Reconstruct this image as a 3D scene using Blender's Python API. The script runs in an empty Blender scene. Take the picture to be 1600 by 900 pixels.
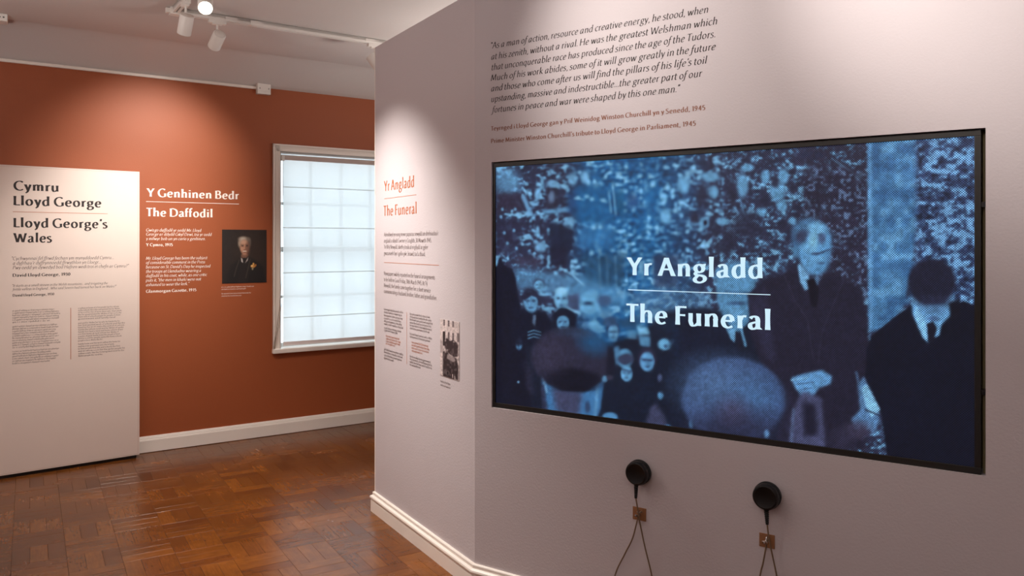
import bpy, bmesh, math, random
import numpy as np
from mathutils import Vector, Matrix
from mathutils.geometry import tessellate_polygon

# ------------------------------------------------------------------ camera, world, exposure
SC = bpy.context.scene
COL = SC.collection
F, HY, CX, EYE = 1244.0, 381.0, 800.0, 1.5            # focal length in px, horizon row, centre column, eye height (m)
YAW = math.radians(31.25)
cs, sn = math.cos(YAW), math.sin(YAW)
cam_d = bpy.data.cameras.new('camera'); cam = bpy.data.objects.new('camera', cam_d); COL.objects.link(cam)
cam.location = (0, 0, EYE); cam.rotation_euler = (math.pi / 2, 0, -YAW)
cam_d.sensor_width = 36; cam_d.lens = F / 1600 * 36; cam_d.shift_y = -(450 - HY) / 1600
cam_d.clip_start = 0.05
SC.camera = cam
SC.view_settings.view_transform = 'Standard'; SC.view_settings.look = 'None'
SC.view_settings.gamma = 1; SC.view_settings.use_curve_mapping = False
SC.view_settings.exposure = 0.0
W = bpy.data.worlds.new('daylight'); SC.world = W; W.use_nodes = True
W.node_tree.nodes['Background'].inputs[0].default_value = (0.74, 0.89, 1.0, 1)
W.node_tree.nodes['Background'].inputs[1].default_value = 3.35
SC.cycles.max_bounces = 8; SC.cycles.diffuse_bounces = 5; SC.cycles.transparent_max_bounces = 12
SC.cycles.caustics_reflective = False; SC.cycles.caustics_refractive = False
SC.cycles.sample_clamp_indirect = 4.0
SC.cycles.use_denoising = True

WARM = (1.0, 0.92, 0.85)
def aim(direction): return Vector(direction).to_track_quat('-Z', 'Y').to_euler()
def spot_light(name, loc, to, power, angle, blend=0.6, size=0.03, color=WARM):
    d = bpy.data.lights.new(name, 'SPOT'); d.energy = power; d.spot_size = math.radians(angle)
    d.spot_blend = blend; d.shadow_soft_size = size; d.color = color
    o = bpy.data.objects.new(name, d); COL.objects.link(o); o.location = loc
    o.rotation_euler = aim(Vector(to) - Vector(loc))
    return o
# unseen area lights, added to lift the general light level of the room
def area_light(name, loc, sx, sy, power, color=WARM, to=None):
    d = bpy.data.lights.new(name, 'AREA'); d.shape = 'RECTANGLE'; d.size = sx; d.size_y = sy
    d.energy = power; d.color = color
    o = bpy.data.objects.new(name, d); COL.objects.link(o); o.location = loc
    if to: o.rotation_euler = aim(Vector(to) - Vector(loc))
    return o
area_light('overhead_fill', (-0.4, 0.6, 2.85), 1.2, 1.2, 7, (1.0, .92, .86))  # soft fill from overhead, added without any fitting
# added unseen fill aimed at the ceiling: behind the viewer, at the left, behind the partition
area_light('upward_fill', (-0.6, -0.6, 1.9), .5, .5, 45, (1.0, .92, .86), (-.6, -.6, 3))
area_light('upward_fill', (-1.1, 3.4, 1.9), .4, .4, 40, (1.0, .92, .86), (-1.1, 3.4, 3))
area_light('upward_fill', (3.1, 4.4, 1.9), .4, .4, 30, (1.0, .92, .86), (3.1, 4.4, 3))

# ------------------------------------------------------------------ image plane geometry
def ray(u, v):
    k = (u - CX) / F; q = (HY - v) / F
    return cs * k + sn, -sn * k + cs, q
def floor_pt(u, v, z=0):
    r = ray(u, v); t = (z - EYE) / r[2]; return Vector((r[0] * t, r[1] * t))
class Plane:
    """vertical wall plane: origin P, unit direction D (plan), n = plan normal towards the viewer's side"""
    def __init__(s, P, D, flip=False):
        s.P = Vector(P); s.D = Vector(D).normalized(); s.n = Vector((-s.D.y, s.D.x))
        if flip: s.n = -s.n
    def hit(s, u, v, off=0):
        r = ray(u, v); P = s.P + s.n * off
        # t*(rx,ry) = P + q*D
        det = r[0] * (-s.D.y) + s.D.x * r[1]
        t = (P.x * (-s.D.y) + s.D.x * P.y) / det
        q = (Vector((r[0] * t, r[1] * t)) - P).dot(s.D)
        return q, EYE + r[2] * t
    def pt(s, q, z, off=0):
        p = s.P + s.D * q + s.n * off
        return Vector((p.x, p.y, z))
    def mat(s):   # local x along D, local y up, local z out of the wall
        M = Matrix(((s.D.x, 0, s.n.x, s.P.x), (s.D.y, 0, s.n.y, s.P.y), (0, 1, 0, 0), (0, 0, 0, 1)))
        return M
def project(p):
    X = p[..., 0] * cs - p[..., 1] * sn; Y = p[..., 0] * sn + p[..., 1] * cs
    return CX + F * X / Y, HY - F * (p[..., 2] - EYE) / Y

A = floor_pt(219, 708.3); B = floor_pt(586, 658.3)
RED = Plane(A, B - A, True)                                  # far red wall
C = Vector((1.658, 3.044)); E_ = Vector((1.661, 4.215))
MID = Plane(E_, C - E_, True)                                # middle facet, q runs from its far edge to the corner
MLEN = (C - E_).length
SCR = Plane(C, Vector((.422, -.906)), True)                  # wall with the screen, q from corner towards the right
for pl in (RED, MID, SCR):                                   # normals face the camera
    if pl.n.dot(-pl.P) < 0: pl.n = -pl.n
PA = floor_pt(218, 715.1); PB = floor_pt(0, 749.3)
PAN = Plane(PB, PA - PB)
if PAN.n.dot(-PAN.P) < 0: PAN.n = -PAN.n

# ------------------------------------------------------------------ materials
def lin(c):
    return tuple((x / 12.92 if x <= 0.04045 else ((x + 0.055) / 1.055) ** 2.4) for x in (v / 255 for v in c))
MATS = {}
def mat(name, rgb=None, rough=0.6, metal=0.0, noise=0.0, nscale=8.0, bump=0.0, bscale=200.0, emit=None, estr=1.0, coat=0.0, spec=0.5):
    if name in MATS: return MATS[name]
    m = bpy.data.materials.new(name); m.use_nodes = True; nt = m.node_tree; N = nt.nodes; L = nt.links
    b = N['Principled BSDF']; b.inputs['Roughness'].default_value = rough; b.inputs['Metallic'].default_value = metal
    b.inputs['Specular IOR Level'].default_value = spec; b.inputs['Coat Weight'].default_value = coat
    c = lin(rgb)
    tc = N.new('ShaderNodeTexCoord')
    no = N.new('ShaderNodeTexNoise'); no.inputs['Scale'].default_value = nscale; no.inputs['Detail'].default_value = 4
    L.new(tc.outputs['Object'], no.inputs['Vector'])
    mix = N.new('ShaderNodeMix'); mix.data_type = 'RGBA'
    mix.inputs[6].default_value = (*[x * (1 - noise) for x in c], 1); mix.inputs[7].default_value = (*[min(1, x * (1 + noise)) for x in c], 1)
    L.new(no.outputs['Fac'], mix.inputs[0]); L.new(mix.outputs[2], b.inputs['Base Color'])
    if bump:
        n2 = N.new('ShaderNodeTexNoise'); n2.inputs['Scale'].default_value = bscale; n2.inputs['Detail'].default_value = 3
        L.new(tc.outputs['Object'], n2.inputs['Vector'])
        bp = N.new('ShaderNodeBump'); bp.inputs['Strength'].default_value = bump; bp.inputs['Distance'].default_value = 0.002
        L.new(n2.outputs['Fac'], bp.inputs['Height']); L.new(bp.outputs['Normal'], b.inputs['Normal'])
    if emit:
        b.inputs['Emission Color'].default_value = (*lin(emit), 1); b.inputs['Emission Strength'].default_value = estr
    MATS[name] = m
    return m
M_RED = mat('terracotta_paint', (161, 84, 46), .55, noise=.05, nscale=1.5, bump=.25, bscale=160)
M_WALL = mat('grey_pink_paint', (200, 192, 195), .8, noise=.02, nscale=2, bump=.35, bscale=120)
M_CEIL = mat('ceiling_paint', (214, 207, 204), .85, noise=.03, nscale=2, bump=.3, bscale=90)
M_TRIM = mat('white_gloss_paint', (246, 239, 230), .35, noise=.02, bump=.05, bscale=60)
M_BOARD = mat('panel_print', (228, 212, 202), .55, noise=.015, bump=.05, bscale=300)
M_FIX = mat('white_enamel', (240, 236, 230), .4, noise=.02)
M_FIXG = mat('grey_plastic', (150, 145, 140), .5, noise=.05)
M_DARKT = mat('dark_print', (44, 36, 36), .7)
M_GREYT = mat('grey_print', (105, 88, 84), .7)
M_BROWNT = mat('brown_print', (140, 94, 76), .7)
M_RUSTT = mat('rust_print', (178, 100, 58), .7)
M_RULE = mat('rust_rule_print', (190, 130, 105), .7)
M_WHITET = mat('white_print', (250, 240, 232), .6)
M_BLACK = mat('black_plastic', (9, 9, 11), .35, noise=.1)
M_BEZEL = mat('dark_grey_bezel', (31, 29, 27), .4, noise=.1)
M_RUB = mat('black_rubber', (14, 14, 16), .7, noise=.1)
M_OLIVE = mat('olive_backing', (135, 125, 92), .8, noise=.1, nscale=20)
M_CHROME = mat('chrome', (200, 195, 190), .15, metal=1.0)
M_BRASS = mat('bronze_plate', (158, 112, 78), .4, metal=.2, noise=.15, nscale=60)
M_CORD = mat('beige_cord', (120, 98, 76), .5, noise=.2, nscale=200)
M_LENS = mat('lamp_lens', (255, 240, 220), .3, emit=(255, 236, 205), estr=14)
M_SASH = mat('white_sash_paint', (230, 228, 225), .4, noise=.02)

# ------------------------------------------------------------------ object helpers
def link(o, parent=None):
    COL.objects.link(o)
    if parent: o.parent = parent
    return o
def tag(o, label=None, cat=None, group=None, kind=None):
    if label: o['label'] = label
    if cat: o['category'] = cat
    if group: o['group'] = group
    if kind: o['kind'] = kind
    return o
def thing(name, label, cat, M=None, group=None):
    o = bpy.data.objects.new(name, None); COL.objects.link(o); o.empty_display_size = .05
    if M is not None: o.matrix_world = M
    return tag(o, label, cat, group)
def obj(name, verts, faces, m, parent=None, smooth=False, label=None):
    me = bpy.data.meshes.new(name); me.from_pydata([tuple(v) for v in verts], [], faces); me.materials.append(m)
    if smooth: me.polygons.foreach_set('use_smooth', [True] * len(me.polygons))
    me.update()
    o = bpy.data.objects.new(name, me); link(o, parent)
    if label: o['label'] = label
    return o
class MB:
    def __init__(s): s.v = []; s.f = []
    def add(s, v, f):
        b = len(s.v); s.v += [tuple(x) for x in v]; s.f += [tuple(b + i for i in q) for q in f]; return s
    def box(s, x0, x1, y0, y1, z0, z1):
        if x0 > x1: x0, x1 = x1, x0
        if y0 > y1: y0, y1 = y1, y0
        if z0 > z1: z0, z1 = z1, z0
        v = [(x, y, z) for z in (z0, z1) for y in (y0, y1) for x in (x0, x1)]
        return s.add(v, [(0, 2, 3, 1), (4, 5, 7, 6), (0, 1, 5, 4), (2, 6, 7, 3), (0, 4, 6, 2), (1, 3, 7, 5)])
    def bbox(s, x0, x1, y0, y1, z0, z1, b):      # box with chamfered edges
        bm = bmesh.new()
        bmesh.ops.create_cube(bm, size=1)
        for q in bm.verts:
            q.co = Vector(((x0 + x1) / 2 + q.co.x * abs(x1 - x0), (y0 + y1) / 2 + q.co.y * abs(y1 - y0), (z0 + z1) / 2 + q.co.z * abs(z1 - z0)))
        bmesh.ops.bevel(bm, geom=bm.edges[:], offset=b, segments=2, affect='EDGES', profile=.6)
        bm.verts.index_update()
        s.add([q.co[:] for q in bm.verts], [[q.index for q in f.verts] for f in bm.faces]); bm.free(); return s
    def lathe(s, prof, n=32, M=None):            # prof: (r, z) list, axis z
        v = []; f = []
        for r, z in prof:
            for i in range(n):
                a = 2 * math.pi * i / n; p = Vector((r * math.cos(a), r * math.sin(a), z)); v.append(M @ p if M else p)
        for j in range(len(prof) - 1):
            for i in range(n):
                k = (i + 1) % n; f.append((j * n + i, j * n + k, (j + 1) * n + k, (j + 1) * n + i))
        if prof[0][0] > 1e-5: f.append(tuple(reversed(range(n))))
        if prof[-1][0] > 1e-5: f.append(tuple((len(prof) - 1) * n + i for i in range(n)))
        return s.add(v, f)
    def tube(s, pts, r, n=10):
        pts = [Vector(p) for p in pts]; v = []; f = []; up = None
        for i, p in enumerate(pts):
            t = (pts[min(i + 1, len(pts) - 1)] - pts[max(i - 1, 0)]).normalized()
            if up is None: up = t.orthogonal().normalized()
            up = (up - t * up.dot(t)).normalized(); w = t.cross(up)
            rr = r[i] if isinstance(r, (list, tuple)) else r
            for k in range(n):
                a = 2 * math.pi * k / n; v.append(p + up * rr * math.cos(a) + w * rr * math.sin(a))
        for j in range(len(pts) - 1):
            for i in range(n):
                k = (i + 1) % n; f.append((j * n + i, j * n + k, (j + 1) * n + k, (j + 1) * n + i))
        f.append(tuple(reversed(range(n)))); f.append(tuple((len(pts) - 1) * n + i for i in range(n)))
        return s.add(v, f)
    def build(s, name, m, parent=None, smooth=False, label=None):
        o = obj(name, s.v, s.f, m, parent, smooth, label)
        bm = bmesh.new(); bm.from_mesh(o.data); bmesh.ops.recalc_face_normals(bm, faces=bm.faces[:])
        if smooth:
            for e in bm.edges:
                if len(e.link_faces) == 2 and e.calc_face_angle(0) > math.radians(38): e.smooth = False
        bm.to_mesh(o.data); bm.free()
        return o
def spline(pts, n=8):
    P = [Vector(p) for p in pts]; P = [P[0] * 2 - P[1]] + P + [P[-1] * 2 - P[-2]]; out = []
    for i in range(1, len(P) - 2):
        for k in range(n):
            t = k / n; a, b, c, d = P[i - 1], P[i], P[i + 1], P[i + 2]
            out.append(.5 * ((2 * b) + (c - a) * t + (2 * a - 5 * b + 4 * c - d) * t * t + (3 * b - a - 3 * c + d) * t ** 3))
    out.append(P[-2]); return out
def sweep(path, prof, closed=False):
    """path: plan points (Vector2); prof: (offset to the left-hand normal, z); mitred corners"""
    v = []; f = []; n = len(path); m = len(prof)
    for i, p in enumerate(path):
        d0 = (p - path[i - 1]).normalized() if i > 0 else None
        d1 = (path[i + 1] - p).normalized() if i < n - 1 else None
        d0 = d0 or d1; d1 = d1 or d0
        n0 = Vector((-d0.y, d0.x)); n1 = Vector((-d1.y, d1.x)); nn = (n0 + n1).normalized(); k = 1 / max(.3, nn.dot(n0))
        for o, z in prof: q = p + nn * o * k; v.append((q.x, q.y, z))
    for i in range(n - 1):
        for j in range(m):
            k = (j + 1) % m; f.append((i * m + j, i * m + k, (i + 1) * m + k, (i + 1) * m + j))
    f.append(tuple(range(m))); f.append(tuple(reversed([(n - 1) * m + j for j in range(m)])))
    return v, f

# ------------------------------------------------------------------ the room
CEIL = 2.90; WTOP = 2.715
X0, X1, Y0 = -1.7, 4.6, -2.3
def red_y(x): return RED.P.y + (x - RED.P.x) * RED.D.y / RED.D.x
# floor slab
MB().box(X0, X1, Y0, 6.75, -.08, -.012).build('floor', mat('floor_bed', (62, 36, 20), .8)).__setitem__('kind', 'structure')
FLOOR = bpy.data.objects['floor']
# wood for the parquet fingers; tone comes from a per-face attribute or the object's random number
def wood(name, joined):
    m = bpy.data.materials.new(name); m.use_nodes = True; nt = m.node_tree; N = nt.nodes; L = nt.links; b = N['Principled BSDF']; b.inputs['Specular IOR Level'].default_value = .4
    uv = N.new('ShaderNodeUVMap'); uv.uv_map = 'grain'
    if joined:
        at = N.new('ShaderNodeAttribute'); at.attribute_name = 'tone'; tone = at.outputs['Fac']
    else:
        oi = N.new('ShaderNodeObjectInfo'); tone = oi.outputs['Random']
    off = N.new('ShaderNodeCombineXYZ'); mu = N.new('ShaderNodeMath'); mu.operation = 'MULTIPLY'; mu.inputs[1].default_value = 37.0
    L.new(tone, mu.inputs[0]); L.new(mu.outputs[0], off.inputs[0]); L.new(mu.outputs[0], off.inputs[2])
    add = N.new('ShaderNodeVectorMath'); add.operation = 'ADD'; L.new(uv.outputs[0], add.inputs[0]); L.new(off.outputs[0], add.inputs[1])
    mp = N.new('ShaderNodeMapping'); mp.inputs['Scale'].default_value = (5, 48, 5); L.new(add.outputs[0], mp.inputs['Vector'])
    g = N.new('ShaderNodeTexNoise'); g.inputs['Scale'].default_value = 2.2; g.inputs['Detail'].default_value = 6; g.inputs['Roughness'].default_value = .62; L.new(mp.outputs[0], g.inputs['Vector'])
    mp2 = N.new('ShaderNodeMapping'); mp2.inputs['Scale'].default_value = (14, 20, 10); L.new(add.outputs[0], mp2.inputs['Vector'])
    g2 = N.new('ShaderNodeTexNoise'); g2.inputs['Scale'].default_value = 1.3; g2.inputs['Detail'].default_value = 3; L.new(mp2.outputs[0], g2.inputs['Vector'])
    r = N.new('ShaderNodeValToRGB'); r.color_ramp.interpolation = 'LINEAR'
    el = r.color_ramp.elements; el[0].position = 0; el[0].color = (*lin((100, 54, 16)), 1); el[1].position = 1; el[1].color = (*lin((132, 77, 26)), 1)
    for p, c in ((.12, (108, 59, 18)), (.45, (115, 65, 20)), (.8, (123, 71, 23))):
        e = el.new(p); e.color = (*lin(c), 1)
    L.new(tone, r.inputs[0])
    def scale(col, fac, lo, hi):
        mr = N.new('ShaderNodeMapRange'); mr.inputs[1].default_value = .25; mr.inputs[2].default_value = .75; mr.inputs[3].default_value = lo; mr.inputs[4].default_value = hi
        L.new(fac, mr.inputs[0]); vm = N.new('ShaderNodeVectorMath'); vm.operation = 'SCALE'; L.new(col, vm.inputs[0]); L.new(mr.outputs[0], vm.inputs['Scale']); return vm.outputs[0]
    c = scale(r.outputs[0], g.outputs['Fac'], .80, 1.2); c = scale(c, g2.outputs['Fac'], .86, 1.14)
    geo = N.new('ShaderNodeNewGeometry'); wn = N.new('ShaderNodeTexNoise'); wn.inputs['Scale'].default_value = 2.2; wn.inputs['Detail'].default_value = 5
    L.new(geo.outputs['Position'], wn.inputs['Vector']); c = scale(c, wn.outputs['Fac'], .58, 1.12)
    L.new(c, b.inputs['Base Color'])
    mr = N.new('ShaderNodeMapRange'); mr.inputs[3].default_value = .20; mr.inputs[4].default_value = .32; L.new(wn.outputs['Fac'], mr.inputs[0]); L.new(mr.outputs[0], b.inputs['Roughness'])
    bp = N.new('ShaderNodeBump'); bp.inputs['Strength'].default_value = .25; bp.inputs['Distance'].default_value = .001; L.new(g.outputs['Fac'], bp.inputs['Height']); L.new(bp.outputs['Normal'], b.inputs['Normal'])
    return m
M_WOOD = wood('parquet_wood', False); M_WOODJ = wood('parquet_wood_far', True)
# basket weave: squares of three fingers each
PITCH = .2255; OX, OY = .155, 4.150; FW = PITCH / 3
def finger_geo(l, w, h=.012, g=.0004, c=.0006):
    a, b = l / 2 - g, w / 2 - g; a2, b2 = a - c, b - c
    v = [(-a, -b, -h), (a, -b, -h), (a, b, -h), (-a, b, -h), (-a, -b, -c), (a, -b, -c), (a, b, -c), (-a, b, -c), (-a2, -b2, 0), (a2, -b2, 0), (a2, b2, 0), (-a2, b2, 0)]
    f = [(0, 1, 5, 4), (1, 2, 6, 5), (2, 3, 7, 6), (3, 0, 4, 7), (4, 5, 9, 8), (5, 6, 10, 9), (6, 7, 11, 10), (7, 4, 8, 11), (8, 9, 10, 11)]
    return v, f
def grain_uv(me, co):
    uv = me.uv_layers.new(name='grain'); idx = np.empty(len(me.loops), np.int32); me.loops.foreach_get('vertex_index', idx)
    uv.data.foreach_set('uv', np.asarray(co, np.float32)[idx].ravel())
fv, ff = finger_geo(PITCH, FW)
fme = bpy.data.meshes.new('parquet_block'); fme.from_pydata(fv, [], ff); fme.materials.append(M_WOOD); grain_uv(fme, [(x, y) for x, y, z in fv])
rnd = random.Random(5); cells = []
def side_red(x, y): return (Vector((x, y)) - RED.P).dot(RED.n)
for i in range(-9, 21):
    for j in range(-30, 11):
        vert = (i + j) % 2 == 0
        cx_, cy_ = OX + (i + .5) * PITCH, OY + (j + .5) * PITCH
        for k in (-1, 0, 1):
            x, y = (cx_ + k * FW, cy_) if vert else (cx_, cy_ + k * FW)
            if side_red(x, y) < -PITCH / 2 or not (X0 < x < X1 and Y0 < y): continue
            X = x * cs - y * sn; Y = x * sn + y * cs
            vis = False; area = 0
            if Y > .3:
                u = CX + F * X / Y; v = HY + F * EYE / Y
                mid = (u < 586 and v < 760) or (Vector((x, y)) - C).dot(Vector((-1, 0))) > .0
                if -20 < u < 760 and v < 930 and mid: vis = True; area = 1 / Y ** 3
            cells.append((x, y, vert, vis, area, rnd.random()))
near = sorted([c for c in cells if c[3]], key=lambda c: -c[4])[:300]; nset = set(id(c) for c in near)
for c in near:
    o = bpy.data.objects.new('parquet_block', fme); COL.objects.link(o); o.parent = FLOOR
    o.location = (c[0], c[1], rnd.uniform(-.0006, .0002)); o.rotation_euler = (rnd.uniform(-.003, .003), rnd.uniform(-.0015, .0015), (math.pi / 2 if c[2] else 0) + rnd.choice((0, math.pi)))
jv, jf, juv, jt = [], [], [], []
for c in cells:
    if id(c) in nset: continue
    b0 = len(jv); dz = rnd.uniform(-.0006, .0002)
    for x, y, z in fv:
        X, Y = (-y, x) if c[2] else (x, y)
        jv.append((c[0] + X, c[1] + Y, z + dz)); juv.append((x, y)); jt.append(c[5])
    jf += [tuple(b0 + q for q in f) for f in ff]
fo = obj('parquet_field', jv, jf, M_WOODJ, FLOOR); fo['kind'] = 'stuff'; grain_uv(fo.data, juv)
ta = fo.data.attributes.new('tone', 'FLOAT', 'POINT'); ta.data.foreach_set('value', jt)

# red far wall with a window opening
def S(o): o['kind'] = 'structure'; return o
WS0, WS1, WZ0, WZ1 = 1.007, 2.150, .672, 2.228
LX, RX = -2.55, 3.9
def redbox(mb, a, b, z0, z1, n0, n1): mb.box(a, b, z0, z1, n0, n1)
mb = MB()
for a, b, z0, z1 in ((LX, WS0, 0, WTOP + .03), (WS1, RX, 0, WTOP + .03), (WS0, WS1, 0, WZ0), (WS0, WS1, WZ1, WTOP + .03)): mb.box(a, b, z0, z1, -.26, 0)
w = S(mb.build('wall_far', M_RED)); w.matrix_world = RED.mat()
# ceiling with a soft cove along the far wall
MB().box(X0, X1, Y0, 5.98, CEIL, CEIL + .08)
cv = []
prof = []
for k in range(11):
    t = k / 10; a = .34 * (1 - t)
    z = CEIL - (CEIL - WTOP) * (1 - t) ** 1.35
    prof.append((a, z))
# cove swept along the wall: q from LX to RX, n offset = .34*(t)
v = []; f = []
seg = [(0.0 - .02, WTOP - .004)] + [(.34 * k / 10, CEIL - (CEIL - WTOP) * (1 - k / 10) ** 1.45) for k in range(11)]
for q in (LX, RX):
    for nn, z in seg: v.append(RED.pt(q, z, nn))
ns = len(seg)
base_back = []
ylim = [RED.pt(LX, CEIL, .34), RED.pt(RX, CEIL, .34)]
f += [(j, j + 1, ns + j + 1, ns + j) for j in range(ns - 1)]
b0 = len(v); v += [Vector((ylim[0].x, Y0, CEIL)), Vector((ylim[1].x, Y0, CEIL))]
f.append((ns - 1, b0, b0 + 1, 2 * ns - 1))
co = S(obj('ceiling', v, f, M_CEIL, smooth=False))
for p in co.data.polygons[:ns - 1]: p.use_smooth = True
sm = co.modifiers.new('thick', 'SOLIDIFY'); sm.thickness = .05; sm.offset = 1
n_ = co.data.polygons[len(co.data.polygons) - 1].normal
if n_.z > 0: sm.offset = 1
else: sm.offset = -1
# other walls of the room (outside the frame)
S(MB().box(X0 - .1, X0, Y0, 6.6, 0, CEIL + .03).build('wall_left', M_WALL))
S(MB().box(X0 - .1, X1 + .1, Y0 - .1, Y0, 0, CEIL + .03).build('wall_back', M_WALL))
S(MB().box(X1, X1 + .1, Y0, 6.8, 0, CEIL + .03).build('wall_right', M_WALL))

# partition: middle facet and the wall with the screen opening (free top, lower than the ceiling)
PT = 2.602; TH = .16
def facet_box(pl, q0, q1, z0, z1, back, front=0.0, mb=None):
    mb = mb or MB(); mb.box(q0, q1, z0, z1, -back, front); return mb
o = facet_box(MID, 0, MLEN, 0, PT, TH).build('wall_middle', M_WALL); S(o); o.matrix_world = MID.mat()
tr = MB().box(-.004, .0, .112, PT, -.01, .0025).build('edge_bead', M_TRIM, o)
q0, zt = SCR.hit(768, 253); q1, zt1 = SCR.hit(1540, 200); _, zb = SCR.hit(768, 637); _, zb1 = SCR.hit(1540, 744)
zt = (zt + zt1) / 2; zb = (zb + zb1) / 2; SLEN = 3.6
mb = MB()
for a, b, z0, z1 in ((0, q0, 0, PT), (q1, SLEN, 0, PT), (q0, q1, 0, zb), (q0, q1, zt, PT)): mb.box(a, b, z0, z1, -TH, 0)
wall_s = S(mb.build('wall_screen_side', M_WALL)); wall_s.matrix_world = SCR.mat()
MB().box(q0 - .02, q1 + .02, zb - .02, zt + .02, -TH - .02, -.10).build('backing_board', M_OLIVE, wall_s, label='olive painted board lining the back of the screen opening')

# baseboards
SK = [(0, 0), (.020, 0), (.020, .062), (.018, .066), (.016, .067), (.0225, .072), (.0245, .080), (.0225, .087), (.016, .091), (.012, .093), (.011, .100), (.0125, .104), (.0115, .108), (.008, .111), (0, .111)]
def flipped(pr, s): return [(o * s, z) for o, z in pr]
end = SCR.P + SCR.D * SLEN; back_end = E_ - MID.n * TH
path = [back_end, E_, C, end]
sgn = 1 if Vector((-(C - E_).normalized().y, (C - E_).normalized().x)).dot(MID.n) > 0 else -1
v, f = sweep(path, flipped(SK, sgn)); mb = MB(); mb.add(v, f); S(mb.build('baseboard_partition', M_TRIM))
RK = [(0, 0.004), (.018, .004), (.018, .086), (.0165, .089), (.0165, .092), (.014, .096), (.013, .104), (.010, .107), (.010, .110), (.007, .116), (0, .117)]
p0, p1 = RED.P + RED.D * LX, RED.P + RED.D * RX
sgn = 1 if Vector((-RED.D.y, RED.D.x)).dot(RED.n) > 0 else -1
v, f = sweep([p0, p1], flipped(RK, sgn)); mb = MB(); mb.add(v, f); S(mb.build('baseboard_far', M_TRIM))

# ------------------------------------------------------------------ window in the red wall
WIN = bpy.data.objects.new('window_1', None); COL.objects.link(WIN); WIN['kind'] = 'structure'; WIN.matrix_world = RED.mat()
CW = .056
def casing_piece(a, b, z0, z1):   # moulded architrave: stepped boards
    pass
mb = MB()
for (o0, o1, dpt) in ((0.0, CW, .014), (.0, .014, .024), (.020, .026, .018), (CW - .010, CW, .020)):
    a0, a1, t0, t1 = WS0 - CW + o0, WS1 + CW - o0, WZ1 + CW - o0, WZ1 + CW - o1
    mb.box(a0, WS0 - CW + o1, WZ0, t0, 0, dpt); mb.box(WS1 + CW - o1, a1, WZ0, t0, 0, dpt); mb.box(a0, a1, t1, t0, 0, dpt)
mb.build('window_frame', M_TRIM, WIN)
MB().bbox(WS0 - CW - .004, WS1 + CW + .004, .640, .676, -.2, .034, .007).build('window_sill', M_TRIM, WIN)
mb = MB(); mb.box(WS0 - .0, WS0 + .012, WZ0, WZ1, -.24, .0); mb.box(WS1 - .012, WS1, WZ0, WZ1, -.24, .0); mb.box(WS0, WS1, WZ1 - .012, WZ1, -.24, 0)
mb.build('window_jamb', M_SASH, WIN)
# two sliding sashes with glazing bars, four panes across
gx0, gx1 = WS0 + .012, WS1 - .012
def sash(z0, z1, n, rows):
    st = .03
    mb = MB(); mb.box(gx0, gx0 + st, z0, z1, n - .035, n); mb.box(gx1 - st, gx1, z0, z1, n - .035, n); mb.box(gx0, gx1, z0, z0 + st, n - .035, n); mb.box(gx0, gx1, z1 - st, z1, n - .035, n)
    so = mb.build('sash', M_SASH, WIN)
    xs = np.linspace(gx0 + st, gx1 - st, 5); zs = np.linspace(z0 + st, z1 - st, rows + 1)
    for x in xs[1:-1]: MB().box(x - .011, x + .011, z0 + st, z1 - st, n - .03, n - .004).build('glazing_bar', M_SASH, so)
    for z in zs[1:-1]: MB().box(gx0 + st, gx1 - st, z - .011, z + .011, n - .029, n - .005).build('glazing_bar', M_SASH, so)
    for i in range(4):
        for j in range(rows):
            MB().box(xs[i] + .008, xs[i + 1] - .008, zs[j] + .008, zs[j + 1] - .008, n - .020, n - .016).build('pane', M_GLASS, so)
M_GLASS = bpy.data.materials.new('window_glass'); M_GLASS.use_nodes = True
nt = M_GLASS.node_tree; nt.nodes.clear(); out = nt.nodes.new('ShaderNodeOutputMaterial'); mx = nt.nodes.new('ShaderNodeMixShader'); tb = nt.nodes.new('ShaderNodeBsdfTransparent'); gb = nt.nodes.new('ShaderNodeBsdfGlossy')
gb.inputs['Roughness'].default_value = .02; mx.inputs[0].default_value = .06; tb.inputs[0].default_value = (.97, .98, .98, 1)
nt.links.new(tb.outputs[0], mx.inputs[1]); nt.links.new(gb.outputs[0], mx.inputs[2]); nt.links.new(mx.outputs[0], out.inputs[0])
sash(WZ0 + .004, 1.475, -.095, 2); sash(1.435, WZ1 - .012, -.133, 2)

# roman blind: translucent cloth, light from the sky outside passes through
M_BLIND = bpy.data.materials.new('blind_cloth'); M_BLIND.use_nodes = True
nt = M_BLIND.node_tree; N = nt.nodes; L = nt.links; N.clear(); out = N.new('ShaderNodeOutputMaterial')
tc = N.new('ShaderNodeTexCoord'); no = N.new('ShaderNodeTexNoise'); no.inputs['Scale'].default_value = 3; L.new(tc.outputs['Object'], no.inputs['Vector'])
mr = N.new('ShaderNodeMapRange'); mr.inputs[3].default_value = .93; mr.inputs[4].default_value = 1.0; L.new(no.outputs['Fac'], mr.inputs[0])
cm = N.new('ShaderNodeVectorMath'); cm.operation = 'SCALE'; cm.inputs[0].default_value = (.86, .86, .84); L.new(mr.outputs[0], cm.inputs['Scale'])
di = N.new('ShaderNodeBsdfDiffuse'); tl = N.new('ShaderNodeBsdfTranslucent'); L.new(cm.outputs[0], di.inputs[0]); L.new(cm.outputs[0], tl.inputs[0])
mx = N.new('ShaderNodeMixShader'); mx.inputs[0].default_value = .48; L.new(di.outputs[0], mx.inputs[1]); L.new(tl.outputs[0], mx.inputs[2])
tr_ = N.new('ShaderNodeBsdfTransparent'); m2 = N.new('ShaderNodeMixShader'); m2.inputs[0].default_value = .05; L.new(mx.outputs[0], m2.inputs[1]); L.new(tr_.outputs[0], m2.inputs[2]); L.new(m2.outputs[0], out.inputs[0])
bl = thing('roman_blind', 'translucent white roman blind drawn down over the window, glowing with bluish daylight', 'blind', RED.mat())
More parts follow.
